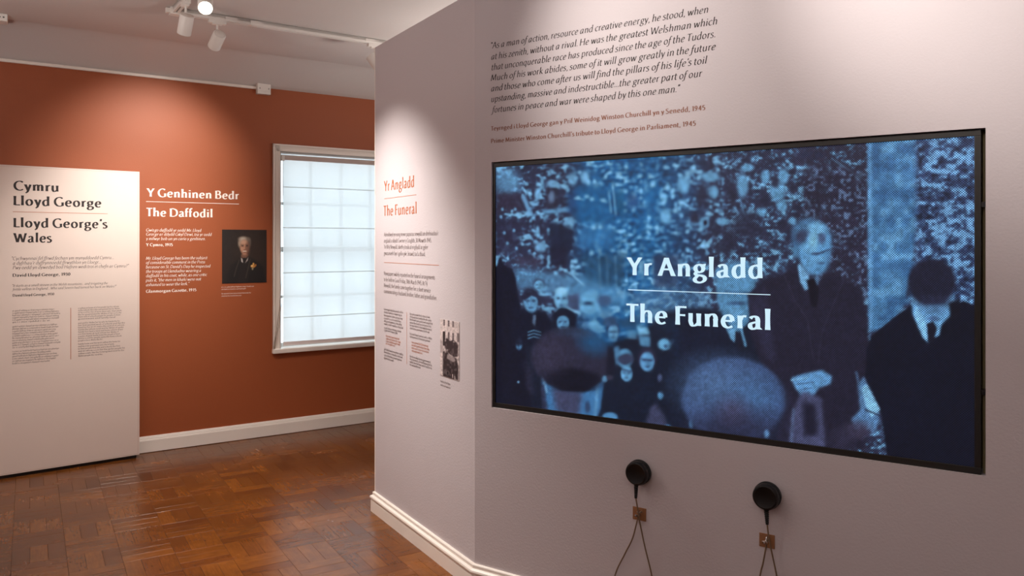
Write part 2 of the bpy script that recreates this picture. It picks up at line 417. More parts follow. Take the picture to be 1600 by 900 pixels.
BX0, BX1, BT, BB, BN = 1.046, WS1 - .03, 2.205, .715, -.030
zs = [BT - .035] + [1.952, 1.629, 1.269, .914] + [BB]
v = []; f = []; nx = 12
rows = []
for i in range(len(zs) - 1):
    a, b = zs[i], zs[i + 1]
    for k in range(6): rows.append((a + (b - a) * k / 6, math.sin(math.pi * k / 6) * .004))
rows.append((zs[-1], 0))
for z, bulge in rows:
    for i in range(nx + 1): v.append((BX0 + (BX1 - BX0) * i / nx, z, BN + bulge))
f = [(r * (nx + 1) + i, r * (nx + 1) + i + 1, (r + 1) * (nx + 1) + i + 1, (r + 1) * (nx + 1) + i) for r in range(len(rows) - 1) for i in range(nx)]
obj('blind_fabric', v, f, M_BLIND, bl, smooth=True)
for z in zs[1:-1]:
    MB().box(BX0, BX1, z - .003, z + .003, BN - .003, BN - .002).build('rod_pocket', M_BLIND, bl)
MB().bbox(BX0 - .01, BX1 + .01, BT - .038, BT, BN - .03, BN + .008, .003).build('head_rail', mat('head_rail_cover', (205, 186, 178), .6), bl)
MB().bbox(BX0, BX1, BB - .024, BB + .006, BN - .008, BN + .006, .003).build('bottom_bar', mat('blind_hem', (222, 208, 204), .7), bl)
cordp = spline([(BX0 - .012, BT - .02, .006), (BX0 - .016, 1.7, .012), (BX0 - .022, 1.2, .02), (BX0 - .045, .92, .034), (BX0 - .085, .74, .036), (BX0 - .088, .682, .03)], 6)
MB().tube(cordp, .0018, 6).build('pull_cord', M_CORD, bl, smooth=True)
cordp = spline([(BX0 - .020, BT - .02, .008), (BX0 - .022, 1.7, .010), (BX0 - .030, 1.2, .02), (BX0 - .062, .9, .034), (BX0 - .092, .73, .036), (BX0 - .094, .682, .03)], 6)
MB().tube(cordp, .0018, 6).build('pull_cord', M_CORD, bl, smooth=True)
MB().bbox(BX0 - .027, BX0 - .002, BT - .05, BT - .008, -.01, .018, .004).build('cord_lock', M_FIX, bl)

# cable trunking and junction box at the top of the red wall
t = thing('cable_trunking', 'thin cream cable trunking running along the top of the red wall', 'trunking', RED.mat())
bxl, bzt = RED.hit(399.5, 131); bxr, bzb = RED.hit(420.5, 149.5)
MB().bbox(-1.9, bxl, WTOP - .020, WTOP + .002, .0005, .016, .003).build('trunking_base', M_TRIM, t)
MB().bbox(-1.9, bxl, WTOP - .018, WTOP, .014, .019, .002).build('trunking_lid', M_TRIM, t)
t = thing('junction_box', 'square white junction box on the red wall where the cable trunking ends', 'junction box', RED.mat())
MB().bbox(bxl, bxr, bzb, bzt, 0, .045, .004).build('box_body', M_FIX, t)
MB().bbox(bxl + .002, bxr - .002, bzb + .022, bzt - .002, .045, .049, .0015).build('cover', M_FIX, t)
for x in (bxl + .018, bxr - .018):
    MB().box(x - .003, x + .003, (bzt + bzb) / 2 - .004, (bzt + bzb) / 2 + .008, .047, .0505).build('screw', M_FIXG, t)

# ------------------------------------------------------------------ lettering: a broad-nib stroke alphabet (flared humanist letters)
# each glyph: list of strokes; 'l' straight polyline, 'c' smooth curve, 'o' closed oval (cx, cy, rx, ry); cap height = 1, x height = .66
XH = .66
GL = {
 'a': [('c', (.05, .54), (.12, .62), (.22, .65), (.33, .6), (.37, .46), (.37, .3)), ('l', (.37, .4), (.37, .09), (.45, 0)), ('c', (.37, .37), (.22, .34), (.07, .26), (.04, .12), (.14, .01), (.28, .05), (.37, .16))],
 'b': [('l', (.05, 1.06), (.05, .02)), ('c', (.05, .5), (.2, .64), (.38, .6), (.47, .42), (.45, .18), (.32, .01), (.16, 0), (.05, .08))],
 'c': [('c', (.43, .57), (.3, .65), (.12, .57), (.03, .34), (.1, .1), (.26, 0), (.43, .07))],
 'd': [('l', (.46, 1.06), (.46, 0)), ('c', (.46, .58), (.3, .65), (.12, .56), (.04, .33), (.1, .08), (.26, 0), (.46, .14))],
 'e': [('l', (.05, .35), (.45, .35)), ('c', (.45, .35), (.42, .55), (.28, .65), (.12, .57), (.03, .33), (.1, .09), (.27, 0), (.45, .08))],
 'f': [('c', (.37, 1.02), (.26, 1.06), (.16, .97), (.14, .76), (.14, .6)), ('l', (.14, .7), (.14, 0)), ('l', (0, .64), (.33, .64))],
 'g': [('o', .24, .44, .19, .2), ('c', (.36, .6), (.46, .64), (.54, .62)), ('c', (.14, .26), (.06, .17), (.12, .09), (.32, .06), (.48, -.02), (.48, -.19), (.3, -.31), (.1, -.28), (.02, -.15), (.1, -.02), (.2, .07))],
 'h': [('l', (.05, 1.06), (.05, 0)), ('c', (.05, .46), (.18, .62), (.34, .64), (.43, .5), (.43, .3)), ('l', (.43, .42), (.43, 0))],
 'i': [('l', (.05, .66), (.05, 0)), ('l', (.05, .95), (.05, .84))],
 'j': [('c', (.1, .66), (.1, .2), (.08, -.15), (-.06, -.28)), ('l', (.1, .95), (.1, .84))],
 'k': [('l', (.05, 1.06), (.05, 0)), ('l', (.4, .66), (.08, .33)), ('l', (.16, .38), (.46, 0))],
 'l': [('l', (.05, 1.08), (.05, 0))],
 'm': [('l', (.05, .66), (.05, 0)), ('c', (.05, .46), (.16, .62), (.3, .64), (.38, .5), (.38, .3)), ('l', (.38, .42), (.38, 0)), ('c', (.38, .46), (.49, .62), (.63, .64), (.71, .5), (.71, .3)), ('l', (.71, .42), (.71, 0))],
 'n': [('l', (.05, .66), (.05, 0)), ('c', (.05, .46), (.18, .62), (.34, .64), (.43, .5), (.43, .3)), ('l', (.43, .42), (.43, 0))],
 'o': [('o', .26, .325, .23, .325)],
 'p': [('l', (.05, .66), (.05, -.3)), ('c', (.05, .5), (.2, .64), (.38, .6), (.47, .42), (.45, .18), (.32, .01), (.16, 0), (.05, .08))],
 'q': [('l', (.46, .66), (.46, -.3)), ('c', (.46, .58), (.3, .65), (.12, .56), (.04, .33), (.1, .08), (.26, 0), (.46, .14))],
 'r': [('l', (.05, .66), (.05, 0)), ('c', (.05, .42), (.13, .57), (.22, .64), (.33, .63))],
 's': [('c', (.35, .58), (.24, .65), (.09, .6), (.07, .47), (.2, .36), (.33, .27), (.36, .13), (.24, 0), (.12, 0), (.02, .06))],
 't': [('c', (.12, .86), (.12, .5), (.12, .16), (.2, .0), (.34, .04)), ('l', (0, .64), (.32, .64))],
 'u': [('c', (.05, .66), (.05, .4), (.05, .2), (.13, .01), (.28, .02), (.42, .16)), ('l', (.43, .66), (.43, 0))],
 'v': [('l', (0, .66), (.2, 0)), ('l', (.22, 0), (.42, .66))],
 'w': [('l', (0, .66), (.17, 0)), ('l', (.19, 0), (.36, .62)), ('l', (.36, .62), (.53, 0)), ('l', (.55, 0), (.72, .66))],
 'x': [('l', (0, .66), (.42, 0)), ('l', (.4, .66), (.0, 0))],
 'y': [('l', (0, .66), (.22, .02)), ('c', (.42, .66), (.25, .1), (.16, -.16), (.02, -.28))],
 'z': [('l', (.03, .63), (.38, .63)), ('l', (.38, .63), (.02, .04)), ('l', (.02, .03), (.4, .03))],
 'A': [('l', (.33, 1.0), (0, 0)), ('l', (.33, 1.0), (.68, 0)), ('l', (.12, .36), (.54, .36))],
 'B': [('l', (.06, 1), (.06, 0)), ('c', (.06, .97), (.3, .98), (.46, .86), (.42, .62), (.24, .54), (.06, .53)), ('c', (.06, .53), (.36, .52), (.53, .36), (.5, .12), (.32, .02), (.06, .03))],
 'C': [('c', (.7, .88), (.5, .99), (.24, .93), (.06, .68), (.06, .32), (.24, .06), (.5, .0), (.71, .11))],
 'D': [('l', (.06, 1), (.06, 0)), ('c', (.06, .97), (.34, .97), (.62, .82), (.72, .5), (.62, .17), (.34, .03), (.06, .03))],
 'E': [('l', (.06, 1), (.06, 0)), ('l', (.06, .97), (.48, .97)), ('l', (.06, .54), (.42, .54)), ('l', (.06, .03), (.5, .03))],
 'F': [('l', (.06, 1), (.06, 0)), ('l', (.06, .97), (.48, .97)), ('l', (.06, .53), (.42, .53))],
 'G': [('c', (.7, .88), (.5, .99), (.24, .93), (.06, .68), (.06, .32), (.24, .06), (.48, .0), (.7, .08)), ('l', (.7, .44), (.7, .05))],
 'H': [('l', (.06, 1), (.06, 0)), ('l', (.66, 1), (.66, 0)), ('l', (.06, .53), (.66, .53))],
 'I': [('l', (.06, 1), (.06, 0))],
 'J': [('c', (.16, 1), (.16, .3), (.12, 0), (-.06, -.16))],
 'K': [('l', (.06, 1), (.06, 0)), ('l', (.56, 1), (.1, .5)), ('l', (.18, .56), (.64, 0))],
 'L': [('l', (.06, 1), (.06, 0)), ('l', (.06, .03), (.48, .03))],
 'M': [('l', (.1, 1), (.02, 0)), ('l', (.1, 1), (.42, .1)), ('l', (.42, .1), (.74, 1)), ('l', (.74, 1), (.83, 0))],
 'N': [('l', (.06, 1), (.06, 0)), ('l', (.06, 1), (.66, 0)), ('l', (.66, 1), (.66, 0))],
 'O': [('o', .4, .5, .35, .49)],
 'P': [('l', (.06, 1), (.06, 0)), ('c', (.06, .97), (.32, .98), (.5, .86), (.48, .58), (.3, .46), (.06, .46))],
 'R': [('l', (.06, 1), (.06, 0)), ('c', (.06, .97), (.32, .98), (.48, .87), (.46, .62), (.28, .52), (.06, .51)), ('l', (.26, .52), (.6, 0))],
 'S': [('c', (.46, .9), (.3, .99), (.1, .92), (.07, .72), (.26, .55), (.45, .42), (.48, .2), (.3, .01), (.14, .01), (.02, .1))],
 'T': [('l', (.31, .98), (.31, 0)), ('l', (0, .97), (.62, .97))],
 'U': [('c', (.06, 1), (.06, .4), (.14, .06), (.36, 0), (.58, .08), (.64, .4), (.64, 1))],
 'W': [('l', (0, 1), (.26, 0)), ('l', (.28, 0), (.5, .92)), ('l', (.5, .92), (.76, 0)), ('l', (.78, 0), (1.02, 1))],
 'Y': [('l', (0, 1), (.3, .46)), ('l', (.6, 1), (.31, .48)), ('l', (.31, .5), (.31, 0))],
 '0': [('o', .25, .5, .22, .48)], '1': [('l', (.2, 1), (.2, 0)), ('l', (.04, .86), (.2, .97))],
 '2': [('c', (.04, .86), (.18, .98), (.38, .9), (.4, .68), (.24, .36), (.04, .04)), ('l', (.04, .04), (.46, .04))],
 '3': [('c', (.06, .92), (.24, .98), (.4, .84), (.34, .6), (.16, .52)), ('c', (.16, .52), (.38, .48), (.46, .24), (.3, .02), (.04, .04))],
 '4': [('l', (.36, 1), (.36, 0)), ('l', (.36, 1), (.02, .3)), ('l', (.02, .3), (.5, .3))],
 '5': [('l', (.1, .97), (.42, .97)), ('c', (.1, .97), (.08, .56), (.3, .56), (.43, .34), (.3, .04), (.03, .02))],
 '6': [('c', (.4, .96), (.16, .78), (.05, .4), (.12, .08), (.28, .01), (.43, .14), (.42, .42), (.26, .54), (.08, .42))],
 '9': [('c', (.08, .04), (.32, .22), (.43, .6), (.36, .92), (.2, .98), (.06, .84), (.07, .58), (.22, .46), (.4, .58))],
 '.': [('l', (.04, .1), (.04, 0))], ',': [('l', (.06, .1), (.01, -.14))], '-': [('l', (0, .34), (.24, .34))],
 '’': [('l', (.07, 1.04), (.02, .8))], '‘': [('l', (.02, 1.04), (.07, .8))],
 '“': [('l', (0, 1.04), (.05, .8)), ('l', (.15, 1.04), (.2, .8))], '”': [('l', (.05, 1.04), (0, .8)), ('l', (.2, 1.04), (.15, .8))],
 '…': [('l', (.04, .1), (.04, 0)), ('l', (.32, .1), (.32, 0)), ('l', (.60, .1), (.60, 0))],
 '?': [('c', (.03, .9), (.2, .98), (.36, .86), (.34, .66), (.18, .5), (.16, .3)), ('l', (.16, .1), (.16, 0))],
}
GI = dict(GL)      # cursive variants for the sloped lettering
GI['a'] = [('c', (.44, .6), (.28, .65), (.1, .54), (.03, .28), (.08, .04), (.2, .01), (.34, .18), (.43, .42)), ('l', (.44, .66), (.40, .08), (.46, 0))]
GI['f'] = [('c', (.42, 1.0), (.3, 1.06), (.2, .92), (.16, .6), (.13, .1), (.08, -.2), (-.04, -.3), (-.14, -.26)), ('l', (.02, .63), (.34, .63))]
GI['g'] = [('o', .24, .43, .18, .21), ('c', (.34, .6), (.44, .64), (.5, .62)), ('c', (.14, .25), (.06, .16), (.14, .09), (.34, .03), (.44, -.08), (.38, -.26), (.18, -.32), (0, -.24), (0, -.1), (.16, .04))]
GI['e'] = [('c', (.06, .32), (.28, .34), (.41, .46), (.36, .62), (.2, .62), (.05, .4), (.04, .14), (.18, 0), (.4, .09))]
for k_, base in (('ŷ', 'y'), ('ŵ', 'w'), ('â', 'a')):
    for g_ in (GL, GI):
        w_ = .21 if base != 'w' else .36
        g_[k_] = g_[base] + [('l', (w_ - .12, .76), (w_, .92)), ('l', (w_, .92), (w_ + .12, .76))]
def glyph_strips(g, nib, th, phi, res, flare):
    out = []
    for st in g:
        if st[0] == 'o':
            _, cx, cy, rx, ry = st; n = 4 * res + 2
            P = np.array([(cx + (rx - 0) * math.cos(a), cy + ry * math.sin(a)) for a in np.linspace(0, 2 * math.pi, n)]); closed = True
        elif st[0] == 'c':
            P = np.array([tuple(p)[:2] for p in spline([(x, y, 0) for x, y in st[1:]], res)]); closed = False
        else:
            pts = st[1:]
            P = []
            for a, b in zip(pts[:-1], pts[1:]):
                n = 4 if (flare and len(pts) == 2) else 1
                for k in range(n): P.append((a[0] + (b[0] - a[0]) * k / n, a[1] + (b[1] - a[1]) * k / n))
            P.append(pts[-1]); P = np.array(P); closed = False
        d = np.zeros_like(P); d[1:-1] = P[2:] - P[:-2]; d[0] = P[1] - P[0]; d[-1] = P[-1] - P[-2]
        if closed: d[0] = d[-1] = P[1] - P[-2]
        L = np.hypot(d[:, 0], d[:, 1]); L[L == 0] = 1; d /= L[:, None]
        ang = np.arctan2(d[:, 1], d[:, 0])
        w = np.sqrt((nib * np.sin(ang - phi)) ** 2 + (th * np.cos(ang - phi)) ** 2)
        if flare and st[0] == 'l' and len(st) == 3:
            t = np.linspace(-1, 1, len(P)); w = w * (1 + .16 * np.abs(t) ** 2 * (np.hypot(*(P[-1] - P[0])) > .3))
        nrm = np.stack([-d[:, 1], d[:, 0]], 1)
        if st[0] == 'l' and abs(ang[0]) > .6:      # cut stems level instead of square to the stroke
            for e in (0, -1):
                s_ = nrm[e] * 1.0
                if abs(d[e][1]) > .5: nrm[e] = np.array([math.copysign(1 / max(.5, abs(d[e][1])), s_[0]), 0])
        out.append((P + nrm * w[:, None] / 2, P - nrm * w[:, None] / 2))
    return out
def text_geo(mb, text, x0, y0, cap, width=None, italic=False, weight='bold', res=5, z=0.0006, track=0.0, narrow=1.0):
    nib, th, phi = {'bold': (.205, .095, math.radians(9)), 'semi': (.175, .08, math.radians(12)), 'book': (.128, .062, math.radians(18)), 'thin': (.13, .08, math.radians(20))}[weight]
    G = GI if italic else GL
    unit = {'bold': .078, 'semi': .10, 'book': .098, 'thin': .095}[weight]
    STL, RDL = 'bhiklmnprujBDEFHIKLMNPRUŷ145', 'acdegoqCGOQ069'
    STR, RDR = 'adhilmnuqjHIMNUJ14', 'beopsBDOPSG0369'
    items = []; x = 0.0; xmax = 0
    for n_c, ch in enumerate(text):
        if ch == ' ': x += .26; continue
        g = G.get(ch) or G.get(ch.lower())
        if not g: x += .3; continue
        strips = glyph_strips(g, nib, th, phi, res, res >= 4)
        lo = min(min(a[:, 0].min(), b[:, 0].min()) for a, b in strips); hi = max(max(a[:, 0].max(), b[:, 0].max()) for a, b in strips)
        if ch in 'fj' and italic: lo = .0; hi = min(hi, .34)
        lb = unit if ch in STL else unit * .5 if ch in RDL else unit * .75 if ch in '.,’”?…' else unit * .2
        rb = unit * .3 if ch == 'a' and not italic else unit if ch in STR else unit * .5 if ch in RDR else unit * .15
        if n_c: x += lb
        for a, b in strips: items.append((a, b, x - lo))
        xmax = x + hi - lo; x = xmax + rb
    k = width / xmax if width else cap * narrow
    zi = 0
    for a, b, ox in items:
        n = len(a); vs = []
        for q in (a, b):
            for px_, py_ in q:
                xx = (px_ + ox) * k + (py_ * cap * .19 if italic else 0)
                vs.append((x0 + xx, y0 + py_ * cap, z + zi * 4e-6))
        zi = (zi + 1) % 8
        mb.add(vs, [(i, i + 1, n + i + 1, n + i) for i in range(n - 1)])
    return xmax * k
def rule(mb, x0, x1, y, w, z=.0006): mb.add([(x0, y - w / 2, z), (x1, y - w / 2, z), (x1, y + w / 2, z), (x0, y + w / 2, z)], [(0, 1, 2, 3)])
def line_px(mb, pl, u0, v0, u1, text, cap, **kw):
    q, z = pl.hit(u0, v0); q2, _ = pl.hit(u1, v0)
    text_geo(mb, text, q, z, cap, width=abs(q2 - q), **kw)
def rule_px(mb, pl, u0, v0, u1, w):
    q, z = pl.hit(u0, v0); q2, _ = pl.hit(u1, v0); rule(mb, q, q2, z, w)
def flat(mb, name, m, parent, label=None):
    return obj(name, mb.v, mb.f, m, parent, label=label)
def text_lines(name, m, parent, pl, rows, cap, label=None, **kw):      # every line of lettering is a part of its own
    for u, v, u1, s_ in rows:
        mb = MB(); line_px(mb, pl, u, v, u1, s_, cap, **kw); flat(mb, name, m, parent, label)
def stuff_text(mb, name, m, parent, label=None):
    o = flat(mb, name, m, parent, label); o['kind'] = 'stuff'; return o
CY = "ei wlad a i bobl yn y dyffryn lle magwyd y plentyn ac o r mynydd hyd y mor clywyd llais y werin yn galw am ryddid crefydd ac addysg i bawb drwy gydol y ganrif newydd yng Nghymru".split()
EN = "born of a farming family he spoke first for the chapels and the schools of rural Wales and for the people of the valleys who wanted land reform and a fair share in the work of government at home".split()
def filler(words, n, seed):
    r = random.Random(seed); out = []; c = 0
    while c < n:
        w_ = r.choice(words); out.append(w_); c += len(w_) + 1
    return ' '.join(out)
def para_px(mb, pl, u0, v_first, v_last, n, ends, cap, words, seed, chars, **kw):
    for i in range(n):
        v = v_first + (v_last - v_first) * i / max(1, n - 1)
        line_px(mb, pl, u0, v, ends[i % len(ends)], filler(words, chars, seed + i), cap, res=1, weight='thin', **kw)

# ------------------------------------------------------------------ free-standing white display panel on the left
pan = thing('display_panel', 'tall white display panel standing before the red wall, headed Cymru Lloyd George', 'display panel', PAN.mat())
PW = (PA - PB).length; PL, PH = -.75, 2.005
MB().bbox(PL, PW, .022, PH, -.036, 0, .0012).build('board', M_BOARD, pan)
mb = MB(); mb.box(PW - .010, PW - .0085, .03, PH - .008, 0, .0008); mb.box(PL + .0085, PW - .0085, PH - .010, PH - .0085, 0, .0008); mb.box(PL + .0085, PW - .0085, .030, .0315, 0, .0008)
mb.build('border_line', mat('panel_edge_line', (196, 170, 158), .6), pan, label='thin tan border line just inside the edge')
MB().box(PL + .02, PW - .02, 0, .024, -.032, -.008).build('base_gap_shadow', M_BLACK, pan, label='recessed black strip standing in for the shadow gap under the panel')  # black strip gives the shade of the gap under the board
text_lines('heading_text', M_DARKT, pan, PAN, ((21, 296.8, 91.5, 'Cymru'), (21, 320.3, 158.4, 'Lloyd George'), (21, 354.8, 168.2, 'Lloyd George’s'), (20.5, 378.5, 81.3, 'Wales')), .0585, 'dark brown heading lettering', weight='bold')
mb = MB(); rule_px(mb, PAN, 20, 330.8, 168.2, .0035); flat(mb, 'heading_rule', M_RULE, pan, 'thin rust coloured rule')
text_lines('quotation_text', M_GREYT, pan, PAN, ((17.4, 406.4, 177.6, '“Cychwynnai fel ffrwd fechan ym mynyddoedd Cymru…'), (19.8, 413.6, 157.7, 'a dyfrhau’r dyffrynnoedd ffrwythlon yn Lloegr…'), (19.8, 420.7, 200.6, 'Pwy oedd yn dywedyd bod Hafren wedi troi ei chefn ar Gymru?”')), .0215, 'small grey italic lettering', weight='book', italic=True, res=2)
text_lines('quotation_text', M_GREYT, pan, PAN, ((18.5, 448.3, 168, '“It starts as a small stream in the Welsh mountains… and irrigating the'), (19.6, 454.0, 181.4, 'fertile valleys in England… Who said Severn had turned her back on Wales?”')), .016, 'small grey italic lettering', weight='book', italic=True, res=2)
text_lines('credit_text', M_DARKT, pan, PAN, ((19.8, 432.5, 110, 'David Lloyd George, 1930'),), .0195, weight='bold', res=2)
text_lines('credit_text', M_DARKT, pan, PAN, ((19.8, 463.4, 84.8, 'David Lloyd George, 1930'),), .0155, weight='bold', res=2)
Y7 = lambda y: 470 + y / 7.2727
for u0, blocks, ends, words, sd in ((19.3, ((122, 252, 6), (302, 540, 10), (585, 722, 6)), (84.5, 92, 94, 92, 92, 79, 89, 91, 87, 85, 89.5, 92), CY, 11), (122, ((92, 215, 6), (262, 462, 9), (500, 635, 6)), (185.5, 187, 190, 189.5, 188, 178, 187.5, 195, 194, 193, 192), EN, 57)):
    mb = MB(); k = 0
    for a, b, n in blocks:
        for i in range(n):
            e = ends[k % len(ends)] if not (i == n - 1) else u0 + 38 + 20 * (k % 2)
            line_px(mb, PAN, u0, Y7(a + (b - a) * i / (n - 1)), e, filler(words, 46 if i < n - 1 else 26, sd + k), .0098, weight='thin', res=1); k += 1
    stuff_text(mb, 'paragraph_text', M_GREYT, pan)
q, za = PAN.hit(110, 481); _, zb_ = PAN.hit(110, 561.5)
mb = MB(); mb.add([(q, zb_, .0006), (q + .004, zb_, .0006), (q + .004, za, .0006), (q, za, .0006)], [(0, 1, 2, 3)]); flat(mb, 'column_rule', M_RULE, pan, 'upright rust coloured rule between two text columns')

# ------------------------------------------------------------------ lettering on the red wall
t = thing('wall_text', 'white lettering on the red wall headed Y Genhinen Bedr, The Daffodil', 'wall text', RED.mat())
text_lines('heading_text', M_WHITET, t, RED, ((228.7, 306.9, 373.3, 'Y Genhinen Bedr'), (228.7, 337.7, 332, 'The Daffodil')), .0585, weight='bold')
mb = MB(); rule_px(mb, RED, 228.2, 314.8, 373.3, .0035); flat(mb, 'heading_rule', M_WHITET, t)
text_lines('quotation_text', M_WHITET, t, RED, ((228, 361.5, 313.8, 'Gwisgo daffodil yr oedd Mr. Lloyd'), (228, 368, 330, 'George ar ddydd Gŵyl Dewi, tra yr oedd'), (228, 375, 320.8, 'y milwyr bob un yn cario y genhinen.'),
                     (228, 405.8, 323.6, 'Mr. Lloyd George has been the subject'), (228, 412.5, 320.1, 'of considerable comment in the Press'), (228, 419.4, 328, 'because on St. David’s Day he inspected'), (228, 426.3, 313.8, 'the troops at Llandudno wearing a'),
                     (228, 433.2, 323.2, 'daffodil in his coat, while, as one critic'), (228, 440.1, 313.8, 'puts it, “the men in khaki were not'), (228, 447.2, 295.2, 'ashamed to wear the leek.”')), .0215, weight='book', italic=True, res=2)
text_lines('credit_text', M_WHITET, t, RED, ((228, 384.6, 270, 'Y Cymro, 1915'), (228, 457.4, 306.8, 'Glanmorgan Gazette, 1915')), .0205, weight='bold', res=2)
t2 = thing('picture_caption', 'tiny white caption lines on the red wall below the portrait', 'caption', RED.mat())
mb = MB()
for u, v, u1, w_ in ((346, 449.4, 396.6, CY), (346, 452.8, 384, CY), (346, 459.7, 392, EN), (346, 463.4, 377, EN)): line_px(mb, RED, u, v, u1, filler(w_, 44, int(v)), .0085, weight='thin', res=1)
stuff_text(mb, 'caption_text', M_WHITET, t2)

# ------------------------------------------------------------------ lettering on the middle facet
t = thing('wall_text', 'rust and grey lettering on the narrow grey wall headed Yr Angladd, The Funeral', 'wall text', MID.mat())
text_lines('heading_text', M_RUSTT, t, MID, ((600, 298.8, 647, 'Yr Angladd'), (599.6, 337.4, 651, 'The Funeral')), .0545, 'rust coloured heading lettering', weight='semi')
for a_ in ((600.6, 310.6, 650.8, .003), (600, 410, 686, .003)): mb = MB(); rule_px(mb, MID, *a_); flat(mb, 'heading_rule', M_RULE, t)
text_lines('introduction_text', M_GREYT, t, MID, ((600, 369.4, 685, 'Adroddwyd yn eang mewn papurau newydd am drefniadau’r'), (600, 379, 674.4, 'angladd a ddydd Gwener y Groglith, 30 Mawrth 1945.'), (600, 388.4, 669, 'Yn Nhŷ Newydd, daeth y teulu at ei gilydd ar gyfer'), (600, 398.2, 664.6, 'gwasanaeth byr i gofio gŵr, brawd, tad a thaid.'),
                     (600, 429.8, 679.7, 'Newspapers widely reported on the funeral arrangements'), (600, 439.2, 668, 'to be held on Good Friday, 30th March 1945. At Tŷ'), (600, 448.4, 672.9, 'Newydd, the family came together for a short service'), (600, 457.6, 682.7, 'commemorating a husband, brother, father and grandfather.')), .0215, weight='book', res=2)
Y4 = lambda y: 400 + y / 4.0909
mb = MB(); mr_ = MB()
for u0, rows_, words, sd in ((600, ((345, 630, 0), (363, 628, 0), (383, 629, 0), (402, 627, 0), (420, 628, 0), (438, 630, 0), (463, 627, 0), (478, 621, 0), (515, 624, 1), (532, 626, 1), (548, 625, 1), (564, 617, 1), (600, 630, 0), (618, 629, 0), (637, 628, 0), (656, 615, 0)), CY, 5),
                         (640.4, ((375, 672, 0), (393, 674, 0), (411, 676, 0), (430, 674, 0), (448, 675, 0), (466, 671, 0), (502, 675, 0), (520, 672, 0), (556, 669, 1), (574, 671, 1), (592, 670, 1), (610, 660, 1), (646, 673, 0), (663, 675, 0), (681, 675, 0), (699, 657, 0)), EN, 85)):
    for i, (y, e, red) in enumerate(rows_):
        line_px(mr_ if red else mb, MID, u0 + (3 if red else 0), Y4(y), e, filler(words, 40 if e > u0 + 22 else 26, sd + i), .0115, weight='thin', res=1)
stuff_text(mb, 'paragraph_text', M_GREYT, t); stuff_text(mr_, 'highlighted_text', M_RUSTT, t, 'rust coloured lines of small text')
q, za = MID.hit(635.5, 488); _, zb_ = MID.hit(635.5, 568.7)
mb = MB(); mb.add([(q, zb_, .0006), (q + .004, zb_, .0006), (q + .004, za, .0006), (q, za, .0006)], [(0, 1, 2, 3)]); flat(mb, 'column_rule', M_RULE, t)
t2 = thing('picture_caption', 'two tiny grey caption lines on the narrow wall under the black and white photograph', 'caption', MID.mat())
mb = MB(); line_px(mb, MID, 688.3, 596.5, 704, filler(CY, 28, 3), .0095, weight='thin', res=1); line_px(mb, MID, 688.3, 602.3, 704, filler(EN, 28, 4), .0095, weight='thin', res=1); stuff_text(mb, 'caption_text', M_GREYT, t2)

# ------------------------------------------------------------------ quotation above the screen
t = thing('wall_text', 'large dark italic quotation printed on the wall above the screen', 'wall text', SCR.mat())
text_lines('quotation_text', M_DARKT, t, SCR, ((766.0, 76.4, 1105.8, '“As a man of action, resource and creative energy, he stood, when'), (767.4, 93.4, 1119.8, 'at his zenith, without a rival. He was the greatest Welshman which'), (767.6, 110.0, 1117.5, 'that unconquerable race has produced since the age of the Tudors.'),
                     (766.8, 126.6, 1117.3, 'Much of his work abides, some of it will grow greatly in the future'), (767.2, 143.0, 1103.2, 'and those who come after us will find the pillars of his life’s toil'), (767.4, 159.5, 1096.3, 'upstanding, massive and indestructible…the greater part of our'), (769, 176.2, 1061.3, 'fortunes in peace and war were shaped by this one man.”')), .0262, weight='book', italic=True, res=4)
text_lines('credit_text', M_BROWNT, t, SCR, ((767.4, 204.2, 1102.2, 'Teyrnged i Lloyd George gan y Prif Weinidog Winston Churchill yn y Senedd, 1945'),
    (767.4, 223.8, 1087.4, 'Prime Minister Winston Churchill’s tribute to Lloyd George in Parliament, 1945')), .0180, 'small bold brown lettering below the quotation', weight='bold', res=3)

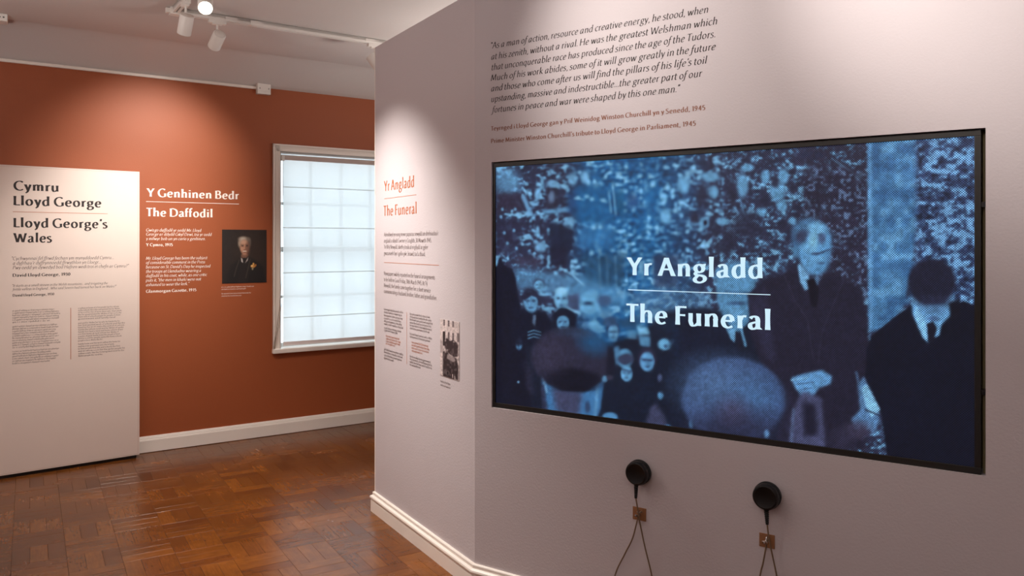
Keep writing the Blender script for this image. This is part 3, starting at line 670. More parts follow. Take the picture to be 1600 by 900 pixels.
# ------------------------------------------------------------------ picture raster (painted in numpy, stored as vertex colours of a flat sheet)
class Paint:
    def __init__(s, x0, y0, x1, y1, ss, bg):
        s.x0, s.y0, s.ss = x0, y0, ss; s.w = int((x1 - x0) * ss); s.h = int((y1 - y0) * ss)
        s.yy, s.xx = np.mgrid[0:s.h, 0:s.w].astype(np.float32); s.X = x0 + (s.xx + .5) / ss; s.Y = y0 + (s.yy + .5) / ss
        s.a = np.ones((s.h, s.w, 3), np.float32) * np.array(bg, np.float32)
    def blend(s, m, c, al=1.0):
        m = (m * al)[..., None]; s.a = s.a * (1 - m) + np.array(c, np.float32) * m
    def ell(s, cx, cy, rx, ry, c, soft=.12, rot=0, al=1):
        X, Y = s.X - cx, s.Y - cy; r = math.radians(rot); U = X * math.cos(r) + Y * math.sin(r); V = -X * math.sin(r) + Y * math.cos(r)
        d = np.sqrt((U / rx) ** 2 + (V / ry) ** 2); s.blend(np.clip((1 + soft - d) / (2 * soft), 0, 1), c, al)
    def poly(s, pts, c, soft=1.0, al=1):
        m = np.zeros((s.h, s.w), bool); P = [(float(x), float(y)) for x, y in pts]
        for (xa, ya), (xb, yb) in zip(P, P[1:] + P[:1]):
            if ya == yb: continue
            cnd = ((ya > s.Y) != (yb > s.Y)) & (s.X < (xb - xa) * (s.Y - ya) / (yb - ya) + xa); m ^= cnd
        m = m.astype(np.float32)
        if soft: m = s.blur(m, soft * s.ss)
        s.blend(m, c, al)
    def line(s, pts, w, c, al=1, soft=.6):
        m = np.zeros((s.h, s.w), np.float32)
        for (xa, ya), (xb, yb) in zip(pts[:-1], pts[1:]):
            dx, dy = xb - xa, yb - ya; t = np.clip(((s.X - xa) * dx + (s.Y - ya) * dy) / (dx * dx + dy * dy), 0, 1)
            d = np.hypot(s.X - xa - t * dx, s.Y - ya - t * dy); m = np.maximum(m, np.clip((w / 2 + soft - d) / (2 * soft), 0, 1))
        s.blend(m, c, al)
    @staticmethod
    def blur(m, r):
        n = max(1, int(round(r))); k = np.ones(2 * n + 1) / (2 * n + 1)
        for _ in range(2):
            m = np.apply_along_axis(lambda q: np.convolve(q, k, 'same'), 0, m); m = np.apply_along_axis(lambda q: np.convolve(q, k, 'same'), 1, m)
        return m
    def noise(s, sx, sy, seed):
        r = np.random.RandomState(seed); gw, gh = int(s.w / s.ss / sx) + 4, int(s.h / s.ss / sy) + 4; g = r.rand(gh, gw).astype(np.float32)
        u = (s.X - s.x0) / sx + 1; v = (s.Y - s.y0) / sy + 1; i = np.floor(u).astype(int); j = np.floor(v).astype(int); fu = u - i; fv_ = v - j
        fu = fu * fu * (3 - 2 * fu); fv_ = fv_ * fv_ * (3 - 2 * fv_)
        return (g[j, i] * (1 - fu) + g[j, i + 1] * fu) * (1 - fv_) + (g[j + 1, i] * (1 - fu) + g[j + 1, i + 1] * fu) * fv_
    def sample(s, u, v):
        x = np.clip((u - s.x0) * s.ss - .5, 0, s.w - 1.001); y = np.clip((v - s.y0) * s.ss - .5, 0, s.h - 1.001)
        i = x.astype(int); j = y.astype(int); fx = (x - i)[:, None]; fy = (y - j)[:, None]; i1 = np.minimum(i + 1, s.w - 1); j1 = np.minimum(j + 1, s.h - 1)
        return (s.a[j, i] * (1 - fx) + s.a[j, i1] * fx) * (1 - fy) + (s.a[j1, i] * (1 - fx) + s.a[j1, i1] * fx) * fy
def sheet(name, pl, q0, q1, z0, z1, off, nx, ny, paint, m, parent):
    q = np.linspace(q0, q1, nx + 1); z = np.linspace(z0, z1, ny + 1); Q, Z = np.meshgrid(q, z)
    co = np.stack([Q.ravel(), Z.ravel(), np.full(Q.size, off)], 1).astype(np.float32)
    wp = np.stack([pl.P.x + pl.D.x * co[:, 0] + pl.n.x * off, pl.P.y + pl.D.y * co[:, 0] + pl.n.y * off, co[:, 1]], 1)
    u, v = project(wp); rgb = paint.sample(u, v) / 255.0
    rgb = np.clip(rgb, 0, 1); rgb = np.where(rgb <= .04045, rgb / 12.92, ((rgb + .055) / 1.055) ** 2.4)
    i = np.arange(nx * ny); r = i // nx; c = i % nx; b = r * (nx + 1) + c
    fa = np.stack([b, b + 1, b + nx + 2, b + nx + 1], 1).astype(np.int32)
    me = bpy.data.meshes.new(name); me.vertices.add(len(co)); me.vertices.foreach_set('co', co.ravel()); me.loops.add(fa.size); me.loops.foreach_set('vertex_index', fa.ravel())
    me.polygons.add(len(fa)); me.polygons.foreach_set('loop_start', np.arange(0, fa.size, 4, dtype=np.int32))
    at = me.attributes.new('picture', 'FLOAT_COLOR', 'POINT'); at.data.foreach_set('color', np.concatenate([rgb, np.ones((len(rgb), 1))], 1).astype(np.float32).ravel())
    me.update(calc_edges=True); me.materials.append(m)
    o = bpy.data.objects.new(name, me); link(o, parent); return o
def print_mat(name, rough):
    m = bpy.data.materials.new(name); m.use_nodes = True; b = m.node_tree.nodes['Principled BSDF']; b.inputs['Roughness'].default_value = rough
    a = m.node_tree.nodes.new('ShaderNodeAttribute'); a.attribute_name = 'picture'; m.node_tree.links.new(a.outputs['Color'], b.inputs['Base Color']); return m

# portrait of a white-haired man with a moustache, dark coat, daffodil on the lapel
p = Paint(343, 355, 420, 447, 5, (34, 26, 23))
n_ = p.noise(5, 6, 1) * .6 + p.noise(1.3, 1.5, 2) * .4
p.a = p.a * (1 + (n_[..., None] - .5) * .35)
p.ell(395, 393, 26, 32, (52, 36, 27), soft=.6, al=.7)
p.poly([(352, 446), (356, 424), (364, 412), (373, 405), (379, 402), (390, 402), (402, 408), (411, 418), (415, 446)], (22, 18, 18), 1.5)
p.poly([(371, 446), (374, 420), (378, 405), (388, 405), (390, 425), (386, 446)], (30, 24, 24), 1)
p.line([(374, 406), (369, 420), (366, 432)], 1.2, (92, 78, 68), al=.7, soft=.8); p.line([(391, 405), (388, 418), (384, 434)], 1.2, (88, 74, 64), al=.7, soft=.8)
p.poly([(376.3, 401), (380, 404), (384.5, 403.5), (388, 399), (387, 396), (377, 397)], (120, 84, 66), .8)
p.ell(381.6, 377, 8.6, 6.8, (132, 118, 104), soft=.35); p.ell(374.6, 381, 2.6, 5.6, (150, 134, 118), soft=.5); p.ell(390, 380, 2.2, 6, (92, 80, 72), soft=.5)
p.ell(379, 373, 5.6, 3, (188, 176, 160), soft=.6, al=.8); p.ell(388, 374, 3, 3, (110, 98, 88), soft=.6, al=.8)
p.ell(382.0, 386.5, 7.0, 11.6, (166, 120, 96), soft=.16); p.ell(380.5, 378.5, 5, 3.4, (196, 156, 132), soft=.5, al=.8)
p.ell(387.4, 388, 3.2, 10, (104, 70, 56), soft=.5, al=.75); p.ell(378.4, 389, 2.6, 3, (198, 150, 124), soft=.6, al=.6)
p.ell(378.9, 384.2, 1.9, .9, (58, 40, 36), soft=.5, al=.85); p.ell(385.8, 384.2, 1.7, .9, (46, 32, 30), soft=.5, al=.85)
p.line([(376.6, 382.3), (380.8, 382.1)], .8, (104, 80, 66), .8); p.line([(384.0, 382.1), (387.6, 382.6)], .8, (84, 62, 52), .8)
p.line([(382.2, 384), (381.8, 389)], .9, (202, 156, 128), .6); p.line([(383.6, 385), (383.6, 389.6)], .9, (110, 74, 58), .6); p.ell(382.2, 390.4, 1.7, .8, (104, 66, 52), soft=.4, al=.6)
p.ell(382.2, 392.6, 3.2, 1.2, (196, 178, 160), soft=.4); p.ell(382.4, 394.4, 2, .6, (96, 50, 44), soft=.4, al=.7); p.ell(382.2, 397, 3, 1.6, (176, 128, 104), soft=.5, al=.6)
p.poly([(376.4, 402), (379, 405), (380, 411), (377, 409)], (196, 190, 186), .5); p.poly([(388.4, 401), (385.6, 405.5), (382.4, 412), (387, 407)], (184, 176, 170), .5)
p.poly([(380, 403), (384, 403), (382.6, 409), (381, 409)], (16, 14, 16), .5)
p.ell(395.2, 416, 3.8, 2.6, (190, 130, 56), soft=.3); p.ell(396, 412.5, 1.6, 2, (206, 156, 80), soft=.3); p.ell(393.6, 415.4, 1.3, 1.3, (240, 208, 140), soft=.4); p.ell(394.6, 419.8, 1.4, 2.2, (150, 140, 110), soft=.4); p.ell(399.5, 414.4, 1.2, 2, (176, 108, 46), soft=.4)
a0 = RED.hit(346.9, 358.6); a1 = RED.hit(416.4, 442.3); _, z2 = RED.hit(347, 443.0)
t = thing('portrait_print', 'dark portrait print of a white-haired man in black, left of the window', 'picture', RED.mat())
MB().box(a0[0], a1[0], z2, a0[1], .0002, .0030).build('backing_card', mat('card', (40, 30, 26), .6), t)
sheet('portrait_image', RED, a0[0], a1[0], z2, a0[1], .0034, 150, 180, p, print_mat('portrait_ink', .6), t)

# black and white street photograph on the middle facet
p = Paint(684, 494, 722, 604, 6, (205, 192, 190))
n_ = p.noise(1.6, 2.2, 4) * .5 + p.noise(.8, 1.0, 5) * .5
p.a = p.a * (1 + (n_[..., None] - .5) * .35)
K = (52, 42, 46)
for cx_ in (694, 701, 708):
    for y0_, y1_, wd in ((498, 509, 2.4), (518, 530, 2.6)):
        sh = (cx_ - 694) * .17; p.poly([(cx_ - wd / 2, y0_ + sh), (cx_ + wd / 2, y0_ + sh), (cx_ + wd / 2, y1_ + sh), (cx_ - wd / 2, y1_ + sh)], (92, 80, 84), .3)
        for k_ in range(4): p.line([(cx_ - wd / 2, y0_ + sh + 1.5 + k_ * 2.8), (cx_ + wd / 2, y0_ + sh + 1.7 + k_ * 2.8)], .5, (190, 178, 176), .8, .3)
p.poly([(692, 518), (695.5, 518), (695.5, 540), (692, 540)], (40, 32, 36), .4)
p.poly([(714, 520), (718, 521), (718, 535), (714, 534)], (120, 108, 110), .5)
p.poly([(693, 534), (698, 528), (704, 533), (708, 531), (714, 536), (716, 540), (715, 557), (709, 558), (702, 553), (696, 545)], K, .6)
p.poly([(692, 549), (699, 548), (702, 556), (708, 558), (713, 560), (716, 572), (716, 594), (692, 588)], (46, 37, 41), .6)
p.poly([(699, 553), (710, 559), (712, 564), (708, 566), (698, 560)], (150, 138, 138), .7)
dk = p.noise(2.2, 4, 9); mk = (np.clip((dk - .55) * 5, 0, 1) * (p.Y > 530) * (p.Y < 592)).astype(np.float32); p.blend(mk, (130, 118, 120), .45)
p.ell(699.5, 583, 2.6, 3.8, (110, 98, 100), soft=.15, al=.8); p.ell(699.5, 583, 1.7, 2.8, (40, 34, 38), soft=.2)
for x_, y_ in ((707, 587), (710.5, 590)): p.line([(x_, y_ - 2), (x_ + .4, y_ + 3)], 1, (225, 212, 208), .9, .3)
for x_, y_ in ((696, 532), (703, 531), (709, 534), (696, 549.5), (706, 557), (699, 547)): p.ell(x_, y_, 1.3, 1.6, (168, 156, 154), soft=.4, al=.8)
a0 = MID.hit(688.3, 498.0); a1 = MID.hit(718.2, 520); _, z2 = MID.hit(688.3, 585.6)
t = thing('photograph_print', 'small black and white photograph of a street crowd on the narrow grey wall', 'picture', MID.mat())
MB().box(a0[0], a1[0], z2, a0[1], .0002, .0020).build('backing_card', mat('card_light', (190, 180, 176), .6), t)
sheet('photograph_image', MID, a0[0], a1[0], z2, a0[1], .0024, 130, 200, p, print_mat('photograph_ink', .55), t)

# ------------------------------------------------------------------ the big screen
OFF = -.012
tv = thing('video_screen', 'large black-framed video screen set into the wall, showing a blue funeral crowd scene', 'screen', SCR.mat())
sx0, sz1 = SCR.hit(774.5, 262, OFF); sx1, sz1b = SCR.hit(1522.5, 212, OFF); _, sz0 = SCR.hit(774.5, 629.8, OFF); _, sz0b = SCR.hit(1522.5, 728.5, OFF)
sz1 = (sz1 + sz1b) / 2; sz0 = (sz0 + sz0b) / 2
ox0 = sx0 - .014; ox1, _ = SCR.hit(1533, 400, OFF); oz0, oz1 = sz0 - .022, sz1 + .018
MB().box(ox0 + .004, ox1 - .004, oz0 + .004, oz1 - .004, -.075, OFF - .004).build('housing', M_BLACK, tv)
for nm, (a, b, c, d) in (('bezel_top', (ox0, ox1, sz1, oz1)), ('bezel_bottom', (ox0, ox1, oz0, sz0)), ('bezel_side', (ox0, sx0, sz0, sz1)), ('bezel_side', (sx1, ox1, sz0, sz1))):
    MB().bbox(a, b, c, d, OFF - .02, OFF + .003, .0015).build('bezel', M_BEZEL, tv)
for z in (1.62, 1.05):
    MB().box(ox1 - .003, q1 + .001, z - .008, z + .008, -.034, -.014).build('side_bracket', M_BLACK, tv)
MB().box(ox1 + .0035, q1 + .015, zb - .015, oz1 - .012, -.045, -.035).build('liner_strip', M_OLIVE, wall_s, label='olive strip lining the gap right of the screen')
MB().box(ox0 + .05, ox1 + .009, oz1 + .001, zt - .002, -.05, -.016).build('top_gap_shadow', M_BLACK, tv)  # black bar stands in for the shadowed gap above the screen

p = Paint(768, 205, 1530, 740, 1.25, (60, 92, 126))
def scr_noise(): return p.noise
DK, BL, LT = (30, 34, 56), (38, 108, 158), (112, 172, 216)
n1 = p.noise(13, 11, 21); n2 = p.noise(6, 5.2, 22); n3 = p.noise(3.2, 3.0, 23); nn = n1 * .36 + n2 * .40 + n3 * .24
wx = np.clip((p.X - 880) / 50, 0, 1) * np.clip((1110 - p.X) / 90, 0, 1)            # the bluer middle of the ruined wall
base = np.array((44, 46, 70), np.float32) * (1 - wx[..., None]) + np.array((24, 86, 138), np.float32) * wx[..., None]
rt = np.clip((p.X - 1225) / 60, 0, 1) * np.clip((1356 - p.X) / 4, 0, 1); base = base * (1 - rt[..., None]) + np.array((42, 40, 60), np.float32) * rt[..., None]
p.a = base + 0
n4 = p.noise(9, 3.6, 24); n5 = p.noise(2.0, 1.8, 25); nn = n1 * .22 + n2 * .26 + n3 * .2 + n4 * .18 + n5 * .14
lt = np.clip((nn - .47 - .05 * rt) * 6.5, 0, 1); p.blend(lt.astype(np.float32), (90, 150, 198), .72)
lt = np.clip((nn - .57 - .05 * rt) * 10, 0, 1); p.blend(lt.astype(np.float32), (128, 186, 224), .8)
dkm = np.clip((.43 - nn) * 8, 0, 1); p.blend(dkm.astype(np.float32), (30, 40, 66), .5)
# ---- upper left: broken masonry with dark openings
p.ell(792, 285, 20, 20, (92, 146, 190), soft=.5, al=.8); p.poly([(776, 300), (790, 300), (815, 303), (818, 330), (788, 330), (776, 340)], (44, 40, 60), 3, .9)
p.line([(818, 308), (824, 322), (829, 333)], 7, (100, 152, 196), .9, 2); p.line([(852, 331), (888, 327)], 8, (92, 148, 192), .85, 2)
p.poly([(853, 292), (870, 292), (870, 327), (853, 327)], (40, 40, 60), 2, .85); p.ell(862, 308, 5, 9, (110, 140, 180), soft=.4, al=.8)
for x_, y_, rx_, ry_ in ((895, 280, 7, 10), (914, 277, 7, 10), (840, 304, 5, 9), (862, 287, 8, 6), (868, 360, 7, 12), (840, 362, 3, 9), (845, 386, 9, 8), (890, 346, 8, 7)): p.ell(x_, y_, rx_, ry_, (112, 170, 214), soft=.35, al=.85)
p.poly([(776, 350), (800, 344), (812, 352), (812, 396), (776, 398)], (38, 38, 62), 3, .85); p.poly([(856, 345), (882, 352), (896, 358), (895, 390), (884, 398), (858, 395)], (28, 34, 58), 2.5, .95)
p.poly([(858, 388), (885, 388), (884, 416), (860, 414)], (30, 32, 54), 2, .9)
for x_, y_ in ((785, 327), (800, 330), (805, 327), (783, 339), (803, 360), (788, 364), (829, 345), (827, 368), (793, 380), (807, 388), (857, 359), (838, 378), (850, 378)): p.ell(x_, y_, 2.2, 2.6, (110, 168, 212), soft=.5, al=.9)
# ---- the flat blue wall
p.poly([(900, 292), (950, 290), (955, 330), (945, 350), (905, 350), (892, 320)], (26, 92, 146), 4, .9); p.poly([(886, 300), (900, 300), (902, 335), (888, 332)], (32, 66, 112), 3, .85)
p.poly([(960, 300), (974, 296), (976, 330), (962, 332)], (22, 84, 126), 3, .85); p.poly([(1010, 292), (1030, 290), (1030, 318), (1012, 320)], (24, 92, 146), 3, .85); p.poly([(980, 305), (996, 303), (998, 322), (982, 326)], (38, 74, 122), 3, .8)
p.poly([(905, 352), (960, 352), (960, 388), (900, 385)], (50, 118, 176), 5, .7)
for a_, b_ in (((957, 285), (962, 335)), ((951, 300), (955, 332)), ((897, 310), (912, 312)), ((938, 312), (948, 316))): p.line([a_, b_], 2.4, (120, 178, 218), .8, 1.2)
for x_, y_ in ((917, 307), (925, 311), (903, 309), (943, 313), (928, 356), (938, 355), (1000, 275), (1020, 290), (1035, 305), (1055, 330), (1015, 355), (1040, 340)): p.ell(x_, y_, 4, 3, (128, 186, 224), soft=.5, al=.8)
# ---- centre masonry: blocks
for x_, y_, rx_, ry_ in ((1068, 288, 10, 14), (1110, 276, 14, 8), (1037, 308, 6, 6), (1040, 338, 9, 12), (1100, 348, 8, 9), (1128, 346, 10, 6), (1160, 290, 9, 18), (1196, 276, 7, 10), (1224, 276, 8, 12), (1215, 300, 12, 14), (1190, 330, 8, 8), (1222, 322, 8, 9), (1115, 300, 8, 10), (1168, 262, 10, 6), (1238, 345, 6, 6)): p.ell(x_, y_, rx_, ry_, (104, 166, 210), soft=.3, al=.85)
p.ell(1102, 348, 3, 4.5, (32, 36, 60), soft=.3)
for x_, y_, rx_, ry_ in ((1097, 306, 8, 16), (1142, 300, 9, 14), (1211, 285, 6, 9), (1142, 372, 10, 18), (1118, 362, 6, 12), (1165, 352, 20, 22), (1190, 318, 9, 8), (1085, 340, 7, 8), (1222, 352, 10, 7), (1130, 385, 16, 10)): p.ell(x_, y_, rx_, ry_, (38, 40, 62), soft=.4, al=.9)
p.line([(1238, 268), (1290, 262), (1320, 256)], 3, (36, 36, 54), .8, 2); p.line([(1300, 248), (1330, 268), (1352, 282)], 2.5, (104, 150, 190), .7, 1.5)
# ---- dark gap, pillar and stones on the right
nz = p.noise(4, 4, 31); g_ = ((p.X > 1255) & (p.X < 1355) & (p.Y > 262) & (p.Y < 470)).astype(np.float32); g_ = p.blur(g_, 5); p.blend(g_, (40, 38, 58), .72); p.blend(g_ * np.clip((nz - .62) * 6, 0, 1).astype(np.float32), (106, 136, 178), .7)
p.poly([(1356, 200), (1432, 200), (1436, 330), (1424, 420), (1412, 480), (1386, 510), (1358, 520)], (72, 124, 172), 1.2, .92)
nz = p.noise(12, 14, 33); g_ = ((p.X > 1356) & (p.X < 1434) & (p.Y < 500)).astype(np.float32); p.blend(g_ * np.clip((nz - .45) * 3, 0, 1).astype(np.float32), (46, 84, 130), .6); p.blend(g_ * np.clip((.35 - nz) * 5, 0, 1).astype(np.float32), (112, 172, 218), .6)
p.poly([(1356, 200), (1362, 200), (1364, 510), (1357, 520)], (112, 170, 218), 1.5, .6)
nz = p.noise(11, 7, 34) * .45 + p.noise(5, 4, 35) * .35 + p.noise(2.4, 2.2, 36) * .2; g_ = np.clip((p.X - 1425) / 12, 0, 1) * (p.Y < 480); p.blend(g_.astype(np.float32), (44, 60, 98), .8); p.blend((g_ * np.clip((nz - .46) * 6.5, 0, 1)).astype(np.float32), (118, 174, 224), .9); p.blend((g_ * np.clip((.36 - nz) * 8, 0, 1)).astype(np.float32), (22, 26, 44), .8)
# ---- lower masonry / crowd zone behind the lettering
p.poly([(910, 402), (975, 395), (975, 450), (950, 452), (912, 440)], (38, 78, 112), 4, .8)
for x_ in (936, 948, 961, 1002, 1020, 1036, 1050): p.line([(x_, 400), (x_ + 2, 446)], 1.6, (104, 158, 196), .6, 1)
p.poly([(1020, 398), (1062, 398), (1060, 450), (1022, 450)], (40, 50, 80), 3, .7); p.poly([(800, 418), (905, 432), (975, 455), (985, 480), (900, 470), (806, 450)], (84, 140, 184), 5, .7)
p.line([(875, 418), (895, 430), (912, 446)], 2.5, (120, 176, 214), .9, 1); p.line([(812, 422), (836, 424)], 3, (60, 84, 120), .9, 1.5); p.poly([(806, 400), (845, 402), (848, 416), (806, 414)], (58, 56, 80), 3, .7)
p.poly([(985, 455), (1060, 450), (1110, 460), (1110, 500), (1000, 500)], (62, 100, 140), 5, .7)
nz = p.noise(5, 4, 41); g_ = ((p.X > 980) & (p.X < 1120) & (p.Y > 452) & (p.Y < 500)).astype(np.float32); p.blend(p.blur(g_, 4) * np.clip((nz - .55) * 6, 0, 1).astype(np.float32), (112, 160, 196), .6)
# ---- dark mass of coats
p.poly([(800, 490), (830, 478), (880, 512), (940, 540), (1000, 520), (1040, 486), (1100, 480), (1180, 500), (1240, 600), (1240, 720), (1100, 700), (768, 645), (768, 520)], (20, 26, 44), 3, .97)
# ---- far-left standing figure
p.poly([(776, 416), (780, 404), (784, 404), (788, 414), (800, 420), (805, 432), (811, 470), (818, 520), (826, 600), (834, 660), (768, 650), (768, 416)], (17, 20, 38), 1, 1)
p.ell(811, 537, 5.5, 9, (84, 136, 178), soft=.25); p.line([(809, 532), (811, 548)], 1, (30, 50, 80)); p.ell(810, 597, 1.8, 1.8, (120, 170, 210), soft=.5)
p.poly([(820, 560), (830, 580), (832, 618), (824, 610)], (46, 46, 70), 3, .8)
# ---- faces of the crowd on the left
def face(cx, cy, rx, ry, c=(100, 158, 200), hat=None, hair=None, rot=0, d=(42, 64, 96)):
    if hair: p.ell(cx, cy - ry * .35, rx * 1.3, ry * 1.05, hair, soft=.2, rot=rot)
    p.ell(cx, cy, rx, ry, c, soft=.15, rot=rot)
    p.ell(cx + rx * .45, cy + ry * .1, rx * .5, ry * .8, tuple(x * .75 for x in c), soft=.6, al=.5)
    for s_ in (-1, 1): p.ell(cx + s_ * rx * .42, cy - ry * .12, rx * .26, ry * .12, d, soft=.5, al=.85)
    p.line([(cx, cy - ry * .1), (cx + rx * .05, cy + ry * .28)], rx * .12, d, .4, .5); p.ell(cx, cy + ry * .55, rx * .36, ry * .1, d, soft=.5, al=.8)
    if hat: p.ell(cx, cy - ry * .95, rx * 1.5, ry * .5, hat, soft=.15, rot=rot)
face(842, 446, 7.5, 8, hat=None, hair=(50, 66, 96)); face(877, 468, 11, 16, (112, 172, 214)); p.ell(877, 455, 9.5, 6, (134, 192, 230), soft=.3)
p.poly([(800, 478), (816, 486), (850, 486), (862, 504), (856, 540), (800, 540)], (20, 24, 44), 2, .9)
face(829, 472, 11, 16, (96, 152, 196), hair=(34, 36, 58), rot=-8); p.poly([(814, 464), (822, 456), (838, 455), (842, 466), (830, 462), (820, 470)], (34, 36, 58), 1)
p.poly([(846, 482), (860, 478), (860, 488), (852, 486)], (110, 168, 208), .8); p.poly([(833, 492), (838, 492), (836, 510), (832, 505)], (110, 140, 176), .8, .8)
for y_ in (516, 521, 526): p.line([(825, y_ + 3), (834, y_), (845, y_ + 3)], 1.6, (108, 166, 206), .9, .6)
p.poly([(862, 492), (876, 480), (890, 482), (902, 494), (898, 512), (866, 512)], (20, 26, 46), 1.2); face(879.5, 504, 9.5, 12, (98, 158, 204), d=(30, 44, 74)); p.poly([(866, 496), (880, 488), (893, 497), (880, 493)], (22, 26, 44), .8)
p.poly([(886, 462), (905, 458), (906, 485), (890, 484)], (60, 72, 104), 2, .9); p.line([(887, 481), (905, 490)], 2.4, (132, 188, 224), .9, 1)
p.ell(922, 474, 16, 19, (96, 158, 202), soft=.25); p.ell(919, 474, 7, 2.4, (34, 58, 92), soft=.5, al=.9); p.ell(944, 470, 11, 9, (58, 84, 122), soft=.3, al=.9); p.ell(946, 490, 12, 7, (92, 146, 188), soft=.4, al=.8)
p.ell(928, 508, 9, 8, (104, 166, 208), soft=.3); p.poly([(918, 510), (934, 514), (942, 524), (930, 520)], (112, 174, 214), 1); p.ell(915, 508, 6, 6, (88, 134, 178), soft=.4, al=.7)
face(958, 520, 8, 13, (96, 152, 194), hair=(40, 62, 96)); p.ell(953, 502, 12, 8, (48, 76, 112), soft=.3, al=.9)
p.poly([(958, 545), (966, 540), (974, 556), (962, 572)], (84, 138, 182), 1.5, .9)
p.poly([(966, 502), (990, 492), (1004, 500), (998, 512), (972, 512)], (34, 72, 108), 2, .95); p.poly([(994, 508), (1012, 512), (1016, 522), (998, 524)], (110, 168, 206), 1.2, .95); p.poly([(980, 515), (996, 517), (994, 530), (980, 528)], (86, 140, 180), 2, .8); p.poly([(998, 524), (1016, 526), (1016, 542), (1000, 540)], (88, 146, 188), 2, .85)
face(976, 560, 12, 15, (88, 146, 190)); p.ell(978, 561, 13, 8, (52, 60, 88), soft=.25, rot=-8); face(979, 584, 9, 12, (98, 158, 204)); p.line([(973, 578), (988, 580)], 2, (40, 50, 80), .9)
face(1011, 565, 11, 15, (92, 150, 198), hair=(44, 44, 68)); p.line([(1003, 561), (1019, 563)], 2, (38, 44, 74), .85)
p.ell(1038, 538, 10, 9, (94, 152, 190), soft=.25); p.ell(1040, 541, 3, 3, (48, 74, 108), soft=.4); p.poly([(1040, 545), (1050, 530), (1058, 528), (1046, 546)], (80, 128, 166), 1.5, .7)
p.ell(1031, 590, 3.4, 6, (70, 84, 120), soft=.4); p.ell(1032, 618, 4.5, 6, (84, 138, 182), soft=.35); p.line([(1030, 611), (1036, 615)], 1, (24, 28, 46))
p.ell(953, 652, 12, 8, (84, 144, 196), soft=.2); p.poly([(1016, 636), (1024, 630), (1038, 648), (1044, 672), (1008, 664)], (62, 66, 96), 2.5, .9); p.ell(1043, 668, 6, 4, (88, 150, 200), soft=.4); p.ell(1080, 662, 3.4, 8, (88, 144, 190), soft=.4)
# ---- cap man in front
p.poly([(846, 585), (856, 600), (880, 612), (915, 612), (936, 598), (944, 592), (938, 640), (930, 660), (850, 655)], (62, 116, 168), 1.5, 1)
p.poly([(862, 606), (910, 612), (905, 650), (880, 648), (868, 640)], (66, 66, 96), 4, .9); p.ell(918, 636, 4, 9, (48, 70, 106), soft=.4); p.line([(934, 598), (930, 650)], 4, (110, 168, 214), .7, 2); p.line([(848, 588), (854, 612)], 4, (120, 172, 214), .85, 1.5); p.poly([(845, 600), (850, 600), (856, 640), (848, 655)], (40, 42, 66), 1.5, .9)
p.ell(892, 560, 62, 48, (44, 44, 66), soft=.06, rot=6); p.ell(895, 592, 46, 17, (20, 22, 38), soft=.25, rot=5); p.ell(862, 556, 22, 26, (60, 56, 80), soft=.7, al=.6); p.ell(929, 534, 22, 17, (36, 92, 140), soft=.7, al=.85, rot=20); p.ell(900, 520, 26, 7, (52, 72, 104), soft=.6, al=.6, rot=4)
p.ell(898, 608, 26, 4, (16, 18, 32), soft=.5, al=.8); p.poly([(950, 540), (958, 545), (962, 580), (946, 590)], (26, 28, 46), 2, .9); p.ell(945, 592, 4.5, 5, (96, 148, 192), soft=.4); p.ell(953, 590, 5, 4, (60, 60, 84), soft=.5)
# ---- dark hatted figure and the pale face behind the lettering
p.ell(1082, 530, 34, 44, (22, 34, 58), soft=.2, al=.95); p.ell(1046, 506, 20, 10, (24, 40, 64), soft=.4, al=.9)
p.poly([(1118, 420), (1178, 416), (1182, 470), (1174, 500), (1150, 522), (1136, 512), (1120, 470)], (82, 134, 174), 2, .97); p.ell(1150, 430, 30, 22, (86, 140, 182), soft=.25); p.line([(1132, 455), (1170, 458)], 3, (60, 96, 134), .8, 1.5); p.ell(1152, 474, 14, 3, (50, 76, 112), soft=.5, al=.9); p.ell(1148, 492, 14, 12, (96, 150, 190), soft=.5, al=.7)
p.poly([(1062, 500), (1120, 484), (1142, 512), (1156, 560), (1120, 600), (1062, 590)], (22, 28, 48), 3, .95); p.poly([(1134, 512), (1150, 514), (1148, 536), (1142, 530)], (104, 160, 202), .9); p.line([(1158, 514), (1165, 540)], 4, (96, 150, 190), .9, 1); p.line([(1151, 520), (1156, 545)], 4, (26, 28, 46), 1, 1)
# ---- tall man with clasped hands
p.poly([(1168, 460), (1190, 440), (1222, 428), (1244, 414), (1256, 430), (1272, 446), (1296, 424), (1320, 436), (1346, 452), (1356, 500), (1360, 600), (1348, 700), (1210, 705), (1222, 640), (1206, 596), (1186, 560), (1172, 520)], (34, 33, 52), 1.2)
p.poly([(1172, 470), (1196, 446), (1204, 500), (1214, 570), (1196, 560)], (44, 44, 68), 3, .8); p.line([(1226, 432), (1242, 470), (1262, 500), (1270, 560)], 1.6, (58, 56, 80), .7, 1.2); p.line([(1318, 438), (1300, 480), (1284, 520), (1278, 570)], 1.6, (54, 52, 76), .7, 1.2)
p.ell(1268, 378, 31, 34, (62, 98, 138), soft=.14); p.ell(1256, 355, 18, 12, (74, 116, 158), soft=.4, rot=-25)
p.poly([(1247, 390), (1258, 366), (1272, 350), (1288, 352), (1297, 368), (1299, 386), (1296, 406), (1290, 424), (1278, 431), (1262, 428), (1252, 414)], (92, 150, 198), 2.2)
p.ell(1277, 358, 13, 10, (110, 168, 210), soft=.5); p.ell(1252, 370, 8.5, 9.5, (50, 50, 76), soft=.4, al=.8, rot=25); p.poly([(1262, 352), (1276, 346), (1286, 354), (1280, 368), (1270, 384), (1260, 386), (1264, 368)], (112, 172, 214), 2, .7); p.ell(1258, 364, 7, 5, (60, 72, 104), soft=.5, al=.7)
